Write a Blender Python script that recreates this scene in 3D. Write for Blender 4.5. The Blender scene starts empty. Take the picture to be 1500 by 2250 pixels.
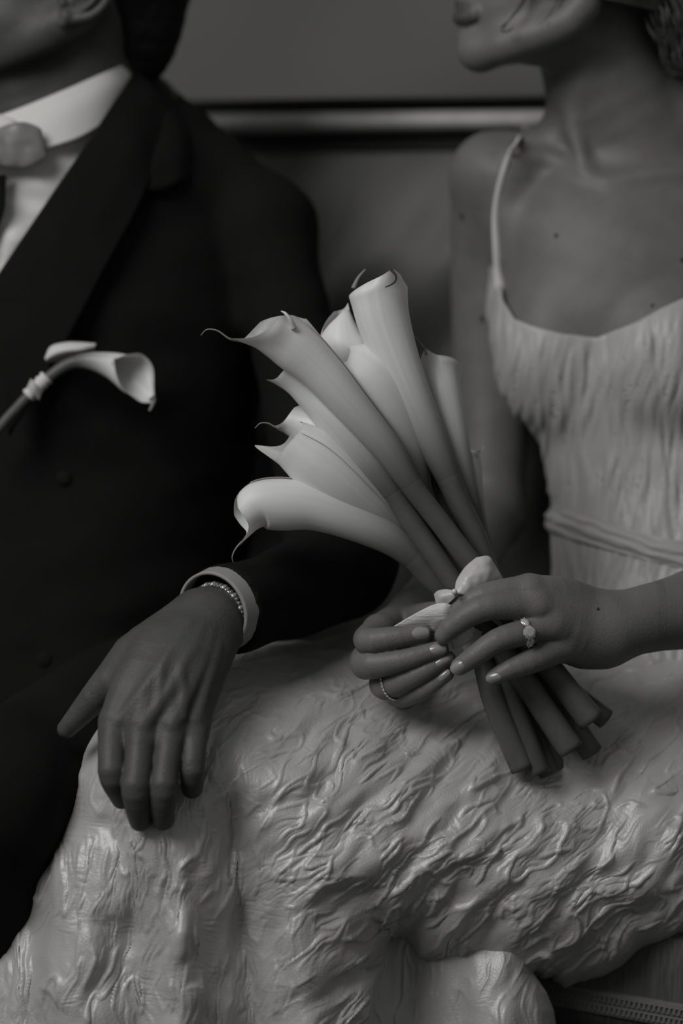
import bpy, math, random, time
import numpy as np
from mathutils import Vector, Matrix

# ------------------------------------------------------------------ camera, world, lights
SC = bpy.context.scene
T0 = time.time()
COL = SC.collection
S = 2600.0                      # photograph pixels per metre at the focal plane
LENS = 85.0
D = LENS / 24.0 * 1500.0 / S    # camera to focal plane
PITCH = math.radians(8.0)
F0 = np.array([0.0, 0.0, 0.77])
RT = np.array([1.0, 0.0, 0.0])
FW = np.array([0.0, math.cos(PITCH), -math.sin(PITCH)])
UP = np.array([0.0, math.sin(PITCH), math.cos(PITCH)])
ROT = np.stack([RT, UP, FW])    # rows

cam_d = bpy.data.cameras.new('camera')
cam = bpy.data.objects.new('camera', cam_d)
COL.objects.link(cam)
cam.location = Vector(F0 - D * FW)
cam.rotation_euler = (math.pi / 2 - PITCH, 0, 0)
cam_d.sensor_fit = 'HORIZONTAL'
cam_d.sensor_width = 24.0
cam_d.lens = LENS
cam_d.dof.use_dof = True
cam_d.dof.focus_distance = D - 0.035
cam_d.dof.aperture_fstop = 2.0
cam_d.clip_start = 0.05
SC.camera = cam
SC.view_settings.view_transform = 'Standard'
SC.view_settings.look = 'None'
SC.view_settings.exposure = 0.0
SC.view_settings.gamma = 1.0
SC.view_settings.use_curve_mapping = False

wd = bpy.data.worlds.new('world')
SC.world = wd
wd.use_nodes = True
wd.node_tree.nodes['Background'].inputs[0].default_value = (1.0, 0.992, 0.972, 1)
wd.node_tree.nodes['Background'].inputs[1].default_value = 0.165


def area_light(name, loc, target, size, power, size_y=None):
    ld = bpy.data.lights.new(name, 'AREA')
    ld.energy = power
    ld.color = (1.0, 0.992, 0.972)
    ld.size = size
    if size_y:
        ld.shape = 'RECTANGLE'
        ld.size_y = size_y
    o = bpy.data.objects.new(name, ld)
    COL.objects.link(o)
    o.location = loc
    d = Vector(target) - Vector(loc)
    o.rotation_euler = d.to_track_quat('-Z', 'Y').to_euler()
    return o


area_light('window_light', (-1.45, -1.5, 2.45), (0.0, 0.0, 0.7), 1.3, 42.0, 1.3)

# ------------------------------------------------------------------ helpers


def c(px, py, w):
    """photo pixel + depth offset -> camera-frame metres (right, up, away)"""
    k = (1 + w / D) / S
    return np.array([(px - 750) * k, (1125 - py) * k, w])


def cN(a):
    a = np.asarray(a, float)
    k = (1 + a[:, 2] / D) / S
    return np.stack([(a[:, 0] - 750) * k, (1125 - a[:, 1]) * k, a[:, 2]], 1)


def rr(r, w):
    return r * (1 + w / D) / S


def toW(P):
    return np.asarray(P) @ ROT + F0


def fromW(P):
    return (np.asarray(P) - F0) @ ROT.T


MATS = {}


def tint(g):
    return (g * 1.005, g, g * 0.985, 1.0)


def mat(name, g, rough=0.5, spec=0.5, bump=0.0, bscale=200.0, metal=0.0, sheen=0.0, sss=0.0, var=0.0,
        vscale=20.0, attr=None, stretch=None, detail=4.0, coat=0.0, trans=0.0, ior=1.45, bdist=0.001, aniso=0.0):
    m = bpy.data.materials.new(name)
    m.use_nodes = True
    nt = m.node_tree
    b = nt.nodes['Principled BSDF']
    b.inputs['Base Color'].default_value = tint(g)
    b.inputs['Roughness'].default_value = rough
    b.inputs['Specular IOR Level'].default_value = spec
    b.inputs['Metallic'].default_value = metal
    b.inputs['Sheen Weight'].default_value = sheen
    b.inputs['Coat Weight'].default_value = coat
    b.inputs['Transmission Weight'].default_value = trans
    b.inputs['IOR'].default_value = ior
    b.inputs['Anisotropic'].default_value = aniso
    if sss:
        b.inputs['Subsurface Weight'].default_value = sss
        b.inputs['Subsurface Radius'].default_value = (0.006, 0.005, 0.004)
        b.inputs['Subsurface Scale'].default_value = 1.0
    L = nt.links
    tc = nt.nodes.new('ShaderNodeTexCoord')
    vec = tc.outputs['Object']
    if stretch:
        mp = nt.nodes.new('ShaderNodeMapping')
        mp.inputs['Scale'].default_value = stretch
        L.new(vec, mp.inputs['Vector'])
        vec = mp.outputs[0]
    colsock = None
    if var:
        n = nt.nodes.new('ShaderNodeTexNoise')
        n.inputs['Scale'].default_value = vscale
        n.inputs['Detail'].default_value = detail
        L.new(vec, n.inputs['Vector'])
        mr = nt.nodes.new('ShaderNodeMapRange')
        mr.inputs['From Min'].default_value = 0.25
        mr.inputs['From Max'].default_value = 0.75
        mr.inputs['To Min'].default_value = 1 - var
        mr.inputs['To Max'].default_value = 1 + var
        L.new(n.outputs['Fac'], mr.inputs['Value'])
        colsock = mr.outputs[0]
    if attr:
        at = nt.nodes.new('ShaderNodeAttribute')
        at.attribute_name = attr
        if colsock is None:
            colsock = at.outputs['Fac']
        else:
            mm = nt.nodes.new('ShaderNodeMath')
            mm.operation = 'MULTIPLY'
            L.new(at.outputs['Fac'], mm.inputs[0])
            L.new(colsock, mm.inputs[1])
            colsock = mm.outputs[0]
    if colsock is not None:
        vm = nt.nodes.new('ShaderNodeVectorMath')
        vm.operation = 'SCALE'
        vm.inputs[0].default_value = tint(g)[:3]
        L.new(colsock, vm.inputs['Scale'])
        L.new(vm.outputs[0], b.inputs['Base Color'])
    if bump:
        n2 = nt.nodes.new('ShaderNodeTexNoise')
        n2.inputs['Scale'].default_value = bscale
        n2.inputs['Detail'].default_value = detail
        L.new(vec, n2.inputs['Vector'])
        bp = nt.nodes.new('ShaderNodeBump')
        bp.inputs['Strength'].default_value = bump
        bp.inputs['Distance'].default_value = bdist
        L.new(n2.outputs['Fac'], bp.inputs['Height'])
        L.new(bp.outputs[0], b.inputs['Normal'])
    MATS[name] = m
    return m


M_SKIN = mat('skin_woman', 0.142, 0.48, 0.4, bump=0.4, bscale=480, sss=0.15, var=0.10, vscale=45, attr='tone')
M_SKINM = mat('skin_man', 0.068, 0.5, 0.35, bump=0.45, bscale=420, sss=0.12, var=0.14, vscale=60, attr='tone')
M_NAIL = mat('nail_polish', 0.26, 0.18, 0.6, coat=0.4)
M_NAILM = mat('bare_nail', 0.16, 0.35, 0.5)
M_SATIN = mat('crinkled_satin', 0.44, 0.43, 1.0, metal=0.10, bump=0.45, bscale=520, sheen=0.1, detail=8, bdist=0.0009)
M_BODICE = mat('bodice_satin', 0.40, 0.42, 0.5, bump=0.3, bscale=300, sheen=0.15)
M_SUIT = mat('suit_wool', 0.0075, 0.9, 0.15, bump=0.2, bscale=900)
M_SUITL = mat('lapel_wool', 0.0065, 0.9, 0.2, bump=0.2, bscale=900)
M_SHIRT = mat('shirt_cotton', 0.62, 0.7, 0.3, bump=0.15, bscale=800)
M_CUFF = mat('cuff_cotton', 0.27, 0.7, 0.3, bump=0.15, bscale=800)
M_BOW = mat('bow_tie_satin', 0.20, 0.4, 0.5, var=0.3, vscale=60)
M_HAIRM = mat('hair_black', 0.006, 0.6, 0.2, bump=0.6, bscale=300, stretch=(1, 1, 0.2))
M_HAIRW = mat('hair_brown', 0.05, 0.42, 0.5, var=0.4, vscale=90)
M_PETAL = mat('calla_spathe', 0.74, 0.45, 0.4, sss=0.25, attr='tone')
M_STEMP = mat('calla_stem_green', 0.74, 0.45, 0.4, sss=0.25, attr='tone')
M_TAIL = mat('calla_tip', 0.24, 0.5, 0.4)
M_STEM = mat('calla_stem', 0.105, 0.42, 0.45, var=0.15, vscale=60, bump=0.15, bscale=250)
M_SPADIX = mat('calla_spadix', 0.4, 0.7, 0.3, bump=0.8, bscale=900)
M_RIBBON = mat('ribbon_satin', 0.50, 0.35, 0.5, bump=0.1, bscale=300)
M_WRAP = mat('ribbon_crepe', 0.62, 0.6, 0.4, bump=0.8, bscale=260, stretch=(0.25, 1, 3))
M_PEARL = mat('pearl', 0.6, 0.15, 0.6, coat=0.5)
M_METAL = mat('ring_metal', 0.5, 0.2, 0.5, metal=1.0)
M_GEM = mat('gem', 0.6, 0.03, 0.9, ior=2.2, coat=1.0, trans=0.35)
M_WOOD = mat('carved_wood_dark', 0.018, 0.4, 0.4, bump=0.3, bscale=40)
M_GILT = mat('gilt_moulding', 0.34, 0.38, 0.5, var=0.35, vscale=14, bump=0.4, bscale=60)
M_VELVET = mat('sofa_velvet', 0.10, 0.6, 0.4, var=0.4, vscale=5.5, sheen=0.3, bump=0.3, bscale=400, detail=2)
M_SEATF = mat('sofa_seat_fabric', 0.09, 0.8, 0.2, var=0.35, vscale=60, stretch=(8, 8, 0.4), bump=0.4, bscale=700)
M_BRAID = mat('braid_trim', 0.16, 0.7, 0.3, bump=0.6, bscale=600)
M_WALL = mat('wall_plaster', 0.135, 0.85, 0.2, var=0.22, vscale=1.9, bump=0.1, bscale=90, detail=2)
M_FLOOR = mat('floor_carpet', 0.02, 0.9, 0.1, bump=0.4, bscale=300)
M_MOLE = mat('mole', 0.04, 0.6, 0.2)
M_BUTTON = mat('button_horn', 0.009, 0.7, 0.1)
M_BRACE = mat('bracelet_metal', 0.35, 0.25, 0.5, metal=0.9, var=0.5, vscale=350)
M_BEAD = mat('bracelet_bead', 0.10, 0.15, 0.7, coat=0.8)


def prop(o, label=None, cat=None, group=None, kind=None):
    if label: o['label'] = label
    if cat: o['category'] = cat
    if group: o['group'] = group
    if kind: o['kind'] = kind
    return o


def thing(name, label, cat, at, group=None):
    o = bpy.data.objects.new(name, None)
    COL.objects.link(o)
    o.empty_display_size = 0.02
    o.location = Vector(toW(at))
    prop(o, label, cat, group)
    return o


def obj(name, V, F, m, parent=None, smooth=True, tone=None, world=False, anchor=None, label=None, solid=0.0, uv=None):
    """V in camera-frame metres unless world=True. F: list / array of faces"""
    V = np.asarray(V, float)
    Wv = V if world else toW(V)
    if parent is not None:
        # accumulated root location
        org = np.zeros(3)
        p = parent
        while p is not None:
            org += np.array(p.location)
            p = p.parent
        org_w = org
    else:
        org_w = np.array(anchor) if anchor is not None else Wv.mean(0)
        if anchor is None:
            org_w[2] = Wv[:, 2].min()
    me = bpy.data.meshes.new(name)
    vv = Wv - org_w
    if isinstance(F, np.ndarray):
        n = F.shape[1]
        me.vertices.add(len(vv))
        me.vertices.foreach_set('co', vv.astype(np.float32).ravel())
        me.loops.add(F.size)
        me.loops.foreach_set('vertex_index', F.astype(np.int32).ravel())
        me.polygons.add(len(F))
        me.polygons.foreach_set('loop_start', np.arange(len(F), dtype=np.int32) * n)
        me.update(calc_edges=True)
        me.validate()
    else:
        me.from_pydata([tuple(x) for x in vv], [], [tuple(int(i) for i in f) for f in F])
        me.update()
    if smooth:
        me.polygons.foreach_set('use_smooth', [True] * len(me.polygons))
    if tone is not None:
        a = me.attributes.new('tone', 'FLOAT', 'POINT')
        a.data.foreach_set('value', np.asarray(tone, np.float32))
    me.materials.append(m)
    o = bpy.data.objects.new(name, me)
    COL.objects.link(o)
    if parent is not None:
        o.parent = parent
    else:
        o.location = Vector(org_w)
    if solid:
        md = o.modifiers.new('solid', 'SOLIDIFY')
        md.thickness = solid
        md.offset = 0.0
    if label: o['label'] = label
    return o


# ---- noise -------------------------------------------------------
_rs = np.random.RandomState(7)
_perm = _rs.permutation(256)
_perm = np.concatenate([_perm, _perm, _perm])
_g3 = _rs.normal(size=(256, 3))
_g3 /= np.linalg.norm(_g3, axis=1)[:, None]


def noise(x, y, z=None):
    """gradient noise about -1..1"""
    if z is None: z = np.zeros_like(x)
    xi, yi, zi = np.floor(x), np.floor(y), np.floor(z)
    xf, yf, zf = x - xi, y - yi, z - zi
    X, Y, Z = xi.astype(int) & 255, yi.astype(int) & 255, zi.astype(int) & 255
    u, v, w = [t * t * t * (t * (t * 6 - 15) + 10) for t in (xf, yf, zf)]
    out = 0
    for i in (0, 1):
        for j in (0, 1):
            for k in (0, 1):
                g = _g3[_perm[_perm[_perm[(X + i) & 255] + ((Y + j) & 255)] + ((Z + k) & 255)]]
                dt = g[..., 0] * (xf - i) + g[..., 1] * (yf - j) + g[..., 2] * (zf - k)
                out = out + dt * (u if i else 1 - u) * (v if j else 1 - v) * (w if k else 1 - w)
    return out * 1.7


# ---- curves ------------------------------------------------------
def crom(P, n, closed=False):
    """resample control points (m,k) with a Catmull-Rom curve to n points"""
    P = np.asarray(P, float)
    m = len(P)
    if m == 2:
        t = np.linspace(0, 1, n)[:, None]
        return P[0] * (1 - t) + P[1] * t
    if closed:
        t = np.arange(n) / n * m
        i = np.floor(t).astype(int)
        f = (t - i)[:, None]
        p0, p1, p2, p3 = P[(i - 1) % m], P[i % m], P[(i + 1) % m], P[(i + 2) % m]
    else:
        seg = np.linalg.norm(np.diff(P[:, :3], axis=0), axis=1) + 1e-9
        cum = np.concatenate([[0], np.cumsum(seg)])
        s = np.linspace(0, cum[-1], n)
        i = np.clip(np.searchsorted(cum, s, side='right') - 1, 0, m - 2)
        f = ((s - cum[i]) / seg[i])[:, None]
        Q = np.concatenate([[2 * P[0] - P[1]], P, [2 * P[-1] - P[-2]]])
        p0, p1, p2, p3 = Q[i], Q[i + 1], Q[i + 2], Q[i + 3]
    return 0.5 * ((2 * p1) + (-p0 + p2) * f + (2 * p0 - 5 * p1 + 4 * p2 - p3) * f ** 2 + (-p0 + 3 * p1 - 3 * p2 + p3) * f ** 3)


def frames(A, up):
    T = np.gradient(A, axis=0)
    T /= np.linalg.norm(T, axis=1)[:, None] + 1e-12
    up = np.asarray(up, float)
    e1 = np.zeros_like(A)
    u = up
    for i in range(len(A)):
        u = u - T[i] * (u @ T[i])
        nn = np.linalg.norm(u)
        if nn < 1e-6:
            u = np.cross(T[i], [0.3, 0.5, 0.8])
            nn = np.linalg.norm(u)
        u = u / nn
        e1[i] = u
    e2 = np.cross(T, e1)
    return T, e1, e2


def tube(A, r, seg=12, up=(0, 0, 1), flat=1.0, caps=True):
    A = np.asarray(A, float)
    r = np.broadcast_to(np.asarray(r, float), (len(A),))
    T, e1, e2 = frames(A, up)
    th = np.arange(seg) / seg * 2 * np.pi
    V = A[:, None] + r[:, None, None] * (np.cos(th)[None, :, None] * e1[:, None] * flat + np.sin(th)[None, :, None] * e2[:, None])
    V = V.reshape(-1, 3)
    n = len(A)
    F = []
    for i in range(n - 1):
        for j in range(seg):
            k = (j + 1) % seg
            F.append((i * seg + j, i * seg + k, (i + 1) * seg + k, (i + 1) * seg + j))
    if caps:
        F.append(tuple(range(seg))[::-1])
        F.append(tuple((n - 1) * seg + j for j in range(seg)))
    return V, F


class MB:
    def __init__(s):
        s.V = []; s.F = []; s.n = 0

    def add(s, V, F):
        V = np.asarray(V, float)
        s.V.append(V)
        s.F += [tuple(int(a) + s.n for a in f) for f in F]
        s.n += len(V)

    def get(s):
        return np.concatenate(s.V), s.F


def gridfaces(n, m, closed_m=False):
    i = np.arange(n - 1)[:, None]
    j = np.arange(m if closed_m else m - 1)[None, :]
    j2 = (j + 1) % m
    a = i * m + j; b = i * m + j2; cc = (i + 1) * m + j2; d = (i + 1) * m + j
    return np.stack([a, b, cc, d], -1).reshape(-1, 4)


def sheet(ctrl, n=30, m=30):
    """control net (rows of [px,py,w]) -> smooth surface"""
    rows = [crom(cN(np.array(r)), m) for r in ctrl]
    rows = np.array(rows)
    out = np.stack([crom(rows[:, j], n) for j in range(m)], 1)
    return out.reshape(-1, 3), gridfaces(n, m)


def ellipsoid(cen, rad, ax=None, n=10, m=16):
    th = np.linspace(0, np.pi, n)
    ph = np.arange(m) / m * 2 * np.pi
    V = np.stack([np.sin(th)[:, None] * np.cos(ph), np.sin(th)[:, None] * np.sin(ph), np.cos(th)[:, None] + 0 * ph], -1).reshape(-1, 3) * np.array(rad)
    if ax is not None: V = V @ np.asarray(ax)
    return V + np.array(cen), gridfaces(n, m, True)


# ---- signed distance modelling -----------------------------------
def smin(a, b, k):
    h = np.clip(0.5 + 0.5 * (b - a) / k, 0, 1)
    return b + (a - b) * h - k * h * (1 - h)


def cap(P, a, b, ra, rb):
    ab = b - a
    t = np.clip(((P - a) @ ab) / (ab @ ab + 1e-12), 0, 1)
    return np.linalg.norm(P - a - t[:, None] * ab, axis=1) - (ra + (rb - ra) * t)


def ell(P, cen, rad, rot=None):
    q = P - cen
    if rot is not None: q = q @ rot.T
    rad = np.asarray(rad)
    k0 = np.linalg.norm(q / rad, axis=1)
    k1 = np.linalg.norm(q / rad ** 2, axis=1)
    return k0 * (k0 - 1) / (k1 + 1e-9)


class Chain:
    """rounded tapering chain through (px,py,w,rpx) points"""

    def __init__(s, pts, k=0.004):
        A = np.array([list(c(p[0], p[1], p[2])) + [rr(p[3], p[2])] for p in pts])
        if len(A) > 2:
            A = crom(A, 3 * (len(A) - 1) + 1)
            k = 0.0
        s.P = [a[:3] for a in A]
        s.R = [float(a[3]) for a in A]
        s.k = k
        A = np.array(s.P)
        s.cen = A.mean(0)
        s.rad = np.linalg.norm(A - s.cen, axis=1).max() + max(s.R)

    def __call__(s, P):
        if len(s.P) == 1:
            return np.linalg.norm(P - s.P[0], axis=1) - s.R[0]
        d = None
        for i in range(len(s.P) - 1):
            e = cap(P, s.P[i], s.P[i + 1], s.R[i], s.R[i + 1])
            d = e if d is None else (np.minimum(d, e) if s.k == 0 else smin(d, e, s.k))
        return d


class Ell:
    def __init__(s, px, py, w, rad, rot=None):
        s.c = c(px, py, w); s.r = np.array(rad); s.rot = rot
        s.cen = s.c; s.rad = max(rad)

    def __call__(s, P):
        return ell(P, s.c, s.r, s.rot)


class Loft:
    """stack of elliptical sections: rows (py, cx, halfwidth_px, w, halfdepth_m)"""

    def __init__(s, rows, yaw=0.0):
        rows = np.array(rows, float)
        w = rows[:, 3]
        k = (1 + w / D) / S
        v = (1125 - rows[:, 0]) * k
        o = np.argsort(v)
        t = np.linspace(v.min(), v.max(), 200)
        s.v = t
        from_ = lambda a: np.interp(t, v[o], a[o])
        ker = np.hanning(21); ker /= ker.sum()

        def sm(a):
            a = from_(a)
            return np.convolve(np.pad(a, 10, mode='reflect', reflect_type='odd'), ker, 'valid')
        s.u = sm((rows[:, 1] - 750) * k); s.a = sm(rows[:, 2] * k); s.w = sm(w); s.b = sm(rows[:, 4])
        s.yaw = yaw
        s.cen = np.array([s.u.mean(), t.mean(), w.mean()])
        s.rad = (t.max() - t.min()) / 2 + s.a.max()

    def sec(s, v):
        f = lambda a: np.interp(v, s.v, a)
        return f(s.u), f(s.a), f(s.w), f(s.b)

    def __call__(s, P):
        u, a, w, b = s.sec(P[:, 1])
        x = P[:, 0] - u; z = P[:, 2] - w
        if s.yaw:
            cy, sy = math.cos(s.yaw), math.sin(s.yaw)
            x, z = x * cy + z * sy, -x * sy + z * cy
        L = np.sqrt(x * x + z * z) + 1e-9
        q = np.sqrt((x / a) ** 2 + (z / b) ** 2) + 1e-9
        d = (1 - 1 / q) * L * 0.9
        e = np.maximum(P[:, 1] - s.v[-1], s.v[0] - P[:, 1])
        return np.where(e > 0, np.sqrt(np.maximum(d, 0) ** 2 + e * e), np.maximum(d, e))


def blend(P, prims, k, d=None, reach=0.03):
    """smooth union; prims far from all of P are skipped"""
    cen = (P.max(0) + P.min(0)) / 2
    R = np.linalg.norm(P.max(0) - P.min(0)) / 2
    for p in prims:
        if np.linalg.norm(p.cen - cen) - p.rad > R + reach and len(P) < 100000: continue
        e = p(P)
        d = e if d is None else smin(d, e, k)
    if d is None: d = np.full(len(P), reach + 0.0)
    return d


def extract(fn, lo, hi, h, newton=1, maxblk=10):
    lo = np.array(lo, float); hi = np.array(hi, float)
    n = np.ceil((hi - lo) / h / maxblk).astype(int) * maxblk + 1
    G = np.full(n, 1.0, np.float32)
    B = maxblk
    nb = (n - 1) // B
    idx = np.stack(np.meshgrid(*[np.arange(k) for k in nb], indexing='ij'), -1).reshape(-1, 3)
    cen = lo + (idx + 0.5) * B * h
    # coarse pass (chunks, so that far prims can be skipped per block)
    rad = B * h * 0.5 * 1.733
    g1 = np.arange(B + 1)
    loc = np.stack(np.meshgrid(g1, g1, g1, indexing='ij'), -1).reshape(-1, 3) * h
    DC = fn(cen)
    for q in range(len(idx)):
        i, j, k = idx[q] * B
        dc = DC[q]
        sl = (slice(i, i + B + 1), slice(j, j + B + 1), slice(k, k + B + 1))
        if abs(dc) > rad * 1.08 + 0.004:
            G[sl] = np.where(np.abs(G[sl]) < 0.999, G[sl], dc) if dc > 0 else np.minimum(G[sl], dc)
            continue
        P = lo + idx[q] * B * h + loc
        G[sl] = fn(P).reshape(B + 1, B + 1, B + 1)
    ins = G < 0
    nx, ny, nz = G.shape
    s8 = sum(ins[a:nx - 1 + a, b:ny - 1 + b, d:nz - 1 + d].astype(np.int8) for a in (0, 1) for b in (0, 1) for d in (0, 1))
    cells = np.argwhere((s8 > 0) & (s8 < 8))
    if len(cells) == 0: return np.zeros((0, 3)), np.zeros((0, 4), int)
    offs = [(a, b, d) for a in (0, 1) for b in (0, 1) for d in (0, 1)]
    val = {o: G[cells[:, 0] + o[0], cells[:, 1] + o[1], cells[:, 2] + o[2]] for o in offs}
    acc = np.zeros((len(cells), 3)); cnt = np.zeros(len(cells))
    for o in offs:
        for ax in range(3):
            if o[ax]: continue
            o2 = list(o); o2[ax] = 1; o2 = tuple(o2)
            a, b = val[o], val[o2]
            mk = (a < 0) != (b < 0)
            t = a / np.where(mk, a - b, 1)
            p = np.tile(np.array(o, float), (len(cells), 1)); p[:, ax] = t
            acc[mk] += p[mk]; cnt[mk] += 1
    V = lo + (cells + acc / cnt[:, None]) * h
    ids = np.full((nx - 1, ny - 1, nz - 1), -1, np.int32)
    ids[tuple(cells.T)] = np.arange(len(cells))
    F = []
    for ax in range(3):
        b, d = [(1, 2), (2, 0), (0, 1)][ax]
        sl0 = [slice(None)] * 3; sl1 = [slice(None)] * 3
        sl0[ax] = slice(0, -1); sl1[ax] = slice(1, None)
        for q in (b, d):
            sl0[q] = slice(1, -1); sl1[q] = slice(1, -1)
        A_, B_ = ins[tuple(sl0)], ins[tuple(sl1)]
        e = np.argwhere(A_ != B_)
        if len(e) == 0: continue
        sgn = A_[tuple(e.T)]
        e[:, b] += 1; e[:, d] += 1
        q = []
        for db, dd in ((-1, -1), (0, -1), (0, 0), (-1, 0)):
            f = e.copy(); f[:, b] += db; f[:, d] += dd
            q.append(ids[tuple(f.T)])
        q = np.stack(q, 1)
        q[~sgn] = q[~sgn][:, ::-1]
        F.append(q)
    F = np.concatenate(F)
    F = F[(F >= 0).all(1)]
    for _ in range(newton):
        g = grad(fn, V, h * 0.35)
        d = chunked(fn, V)
        V = V - np.clip(d, -h, h)[:, None] * g * 0.8
    return V, F


def chunked(fn, V):
    o = np.argsort((np.floor(V[:, 0] / 0.04) * 1e6 + np.floor(V[:, 1] / 0.04) * 1e3 + np.floor(V[:, 2] / 0.04)))
    out = np.zeros(len(V))
    for i in range(0, len(V), 3000):
        s = o[i:i + 3000]
        out[s] = fn(V[s])
    return out


def grad(fn, V, e=0.0005):
    g = np.zeros_like(V)
    for ax in range(3):
        dv = np.zeros(3); dv[ax] = e
        g[:, ax] = chunked(fn, V + dv) - chunked(fn, V - dv)
    return g / (np.linalg.norm(g, axis=1)[:, None] + 1e-12)


def hit(fn, px, py, w0=-0.25, w1=0.6):
    """first point of the surface along the sight line through a photo pixel"""
    px = np.atleast_1d(np.asarray(px, float)); py = np.atleast_1d(np.asarray(py, float))
    w = np.full(len(px), w0)
    for _ in range(60):
        P = cN(np.stack([px, py, w], 1))
        d = fn(P)
        w = w + np.maximum(d, 0) * 0.9
        if d.max() < 2e-4: break
    w = np.minimum(w, w1)
    return cN(np.stack([px, py, w], 1)), w


def merge_regions(fn, big, small_list, h_big, h_small_list):
    """one mesh: coarse region plus finer boxes, faces of the coarse one dropped inside the boxes"""
    V, F = extract(fn, big[0], big[1], h_big, newton=1)
    cen = V[F].mean(1)
    keep = np.ones(len(F), bool)
    for lo, hi in small_list:
        keep &= ~((cen > np.array(lo) + h_big * 1.0) & (cen < np.array(hi) - h_big * 1.0)).all(1)
    F = F[keep]
    for (lo, hi), h in zip(small_list, h_small_list):
        v, f = extract(fn, lo, hi, h)
        F = np.concatenate([F, f + len(V)])
        V = np.concatenate([V, v])
    used = np.zeros(len(V), bool); used[F.ravel()] = True
    mp = np.cumsum(used) - 1
    return V[used], mp[F]


# ------------------------------------------------------------------ setting: floor, wall, sofa
YAW = math.radians(29)
ax_x = np.array([math.cos(YAW), -math.sin(YAW), 0.0])      # along the sofa, to the right and nearer
ax_y = np.array([math.sin(YAW), math.cos(YAW), 0.0])       # away


def boxmesh(x0, x1, y0, y1, z0, z1):
    V = [(x, y, z) for x in (x0, x1) for y in (y0, y1) for z in (z0, z1)]
    F = [(0, 1, 3, 2), (4, 6, 7, 5), (0, 4, 5, 1), (2, 3, 7, 6), (0, 2, 6, 4), (1, 5, 7, 3)]
    return np.array(V, float), F


def bevel(o, wd_=0.005, seg=3):
    b = o.modifiers.new('bevel', 'BEVEL'); b.width = wd_; b.segments = seg; b.limit_method = 'ANGLE'


RAIL = toW(c(1000, 240, 0.46))     # a point on the top rail
ORG = np.array([RAIL[0], RAIL[1], 0.0])


def loc2w(P):
    P = np.asarray(P, float)
    return ORG + P[:, 0:1] * ax_x + P[:, 1:2] * ax_y + P[:, 2:3] * np.array([0, 0, 1.0])


fl, ff = boxmesh(-4, 4, -4, 4, -0.05, 0.0)
prop(obj('floor', fl, ff, M_FLOOR, world=True, smooth=False), kind='structure')
wv, wf = boxmesh(-3.0, 3.0, 0.42, 0.52, 0.0, 2.9)
prop(obj('wall_back', loc2w(wv), wf, M_WALL, world=True, smooth=False), kind='structure')
bv, bf = boxmesh(-3.0, 3.0, 0.395, 0.42, 0.0, 0.14)
prop(obj('baseboard_back', loc2w(bv), bf, M_WOOD, world=True, smooth=False), kind='structure')

sofa = bpy.data.objects.new('sofa', None)
COL.objects.link(sofa)
sofa.location = Vector(ORG)
prop(sofa, 'upholstered sofa with gilded wooden top rail behind the seated couple', 'sofa')
ZR = RAIL[2]


def extrude(profile, x0, x1, n=2):
    pr = np.array(profile)
    X = np.linspace(x0, x1, n)
    V = np.concatenate([np.stack([np.full(len(pr), x), pr[:, 0], pr[:, 1]], 1) for x in X])
    m = len(pr)
    F = list(map(tuple, gridfaces(n, m, True)))
    F.append(tuple(range(m))); F.append(tuple((n - 1) * m + j for j in range(m))[::-1])
    return V, F


def arc(cy, cz, ry, rz, a0, a1, n=10):
    a = np.radians(np.linspace(a0, a1, n))
    return [(cy + ry * math.cos(t), cz + rz * math.sin(t)) for t in a]


mm = 1 / S * 1.23
# frame: dark cove, gilded convex bead, dark cove
prof = [(0.05, ZR + 28 * mm), (-0.012, ZR + 28 * mm), (-0.012, ZR + 20 * mm)] + [(0.012, ZR + 14 * mm), (0.012, ZR + 2 * mm), (-0.004, ZR - 2 * mm)] + \
       [(-0.004, ZR - 52 * mm), (0.012, ZR - 56 * mm), (0.010, ZR - 70 * mm), (-0.006, ZR - 78 * mm), (-0.006, ZR - 84 * mm), (0.05, ZR - 84 * mm)]
V, F = extrude(prof[::-1], -1.0, 1.0)
obj('top_rail', loc2w(V), F, M_WOOD, sofa, world=True, smooth=False)
prof = arc(0.0, ZR - 26 * mm, 0.022, 24 * mm, 100, 260, 12) + [(0.0, ZR - 50 * mm), (0.0, ZR - 4 * mm)]
V, F = extrude(prof, -1.0, 1.0)
o = obj('gilt_bead', loc2w(V), F, M_GILT, sofa, world=True, label='gilded convex moulding along the top rail')
# back upholstery with soft pulls
nx, nz = 160, 60
X = np.linspace(-0.98, 0.98, nx)
Z = np.linspace(ZR - 82 * mm, 0.40, nz)
XX, ZZ = np.meshgrid(X, Z, indexing='ij')
t = (ZZ - 0.40) / (Z[0] - 0.40)
bul = -0.05 * np.sin(np.clip(t, 0, 1) * np.pi) ** 0.6
fold = 0.045 * noise((XX - (ZZ - .9) * 0.75) * 11, (ZZ + XX * .5) * 4, XX * 0 + 3.3) + 0.008 * noise(XX * 22, ZZ * 12)
YY = 0.012 + bul + fold * np.clip(t * 4, 0, 1) * np.clip((1 - t) * 6, 0, 1)
V = np.stack([XX, YY, ZZ], -1).reshape(-1, 3)
obj('back_upholstery', loc2w(V), gridfaces(nx, nz), M_VELVET, sofa, world=True, solid=0.01)
V, F = boxmesh(-0.98, 0.98, 0.025, 0.05, 0.2, ZR - 84 * mm)
obj('back_board', loc2w(V), F, M_WOOD, sofa, world=True, smooth=False)

# seat: find front edge from the trim at the lower right of the photo
cam_w = F0 - D * FW


def ray_z(px, py, z):
    d = toW(c(px, py, 0.0)) - cam_w
    return cam_w + d * ((z - cam_w[2]) / d[2])


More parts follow.
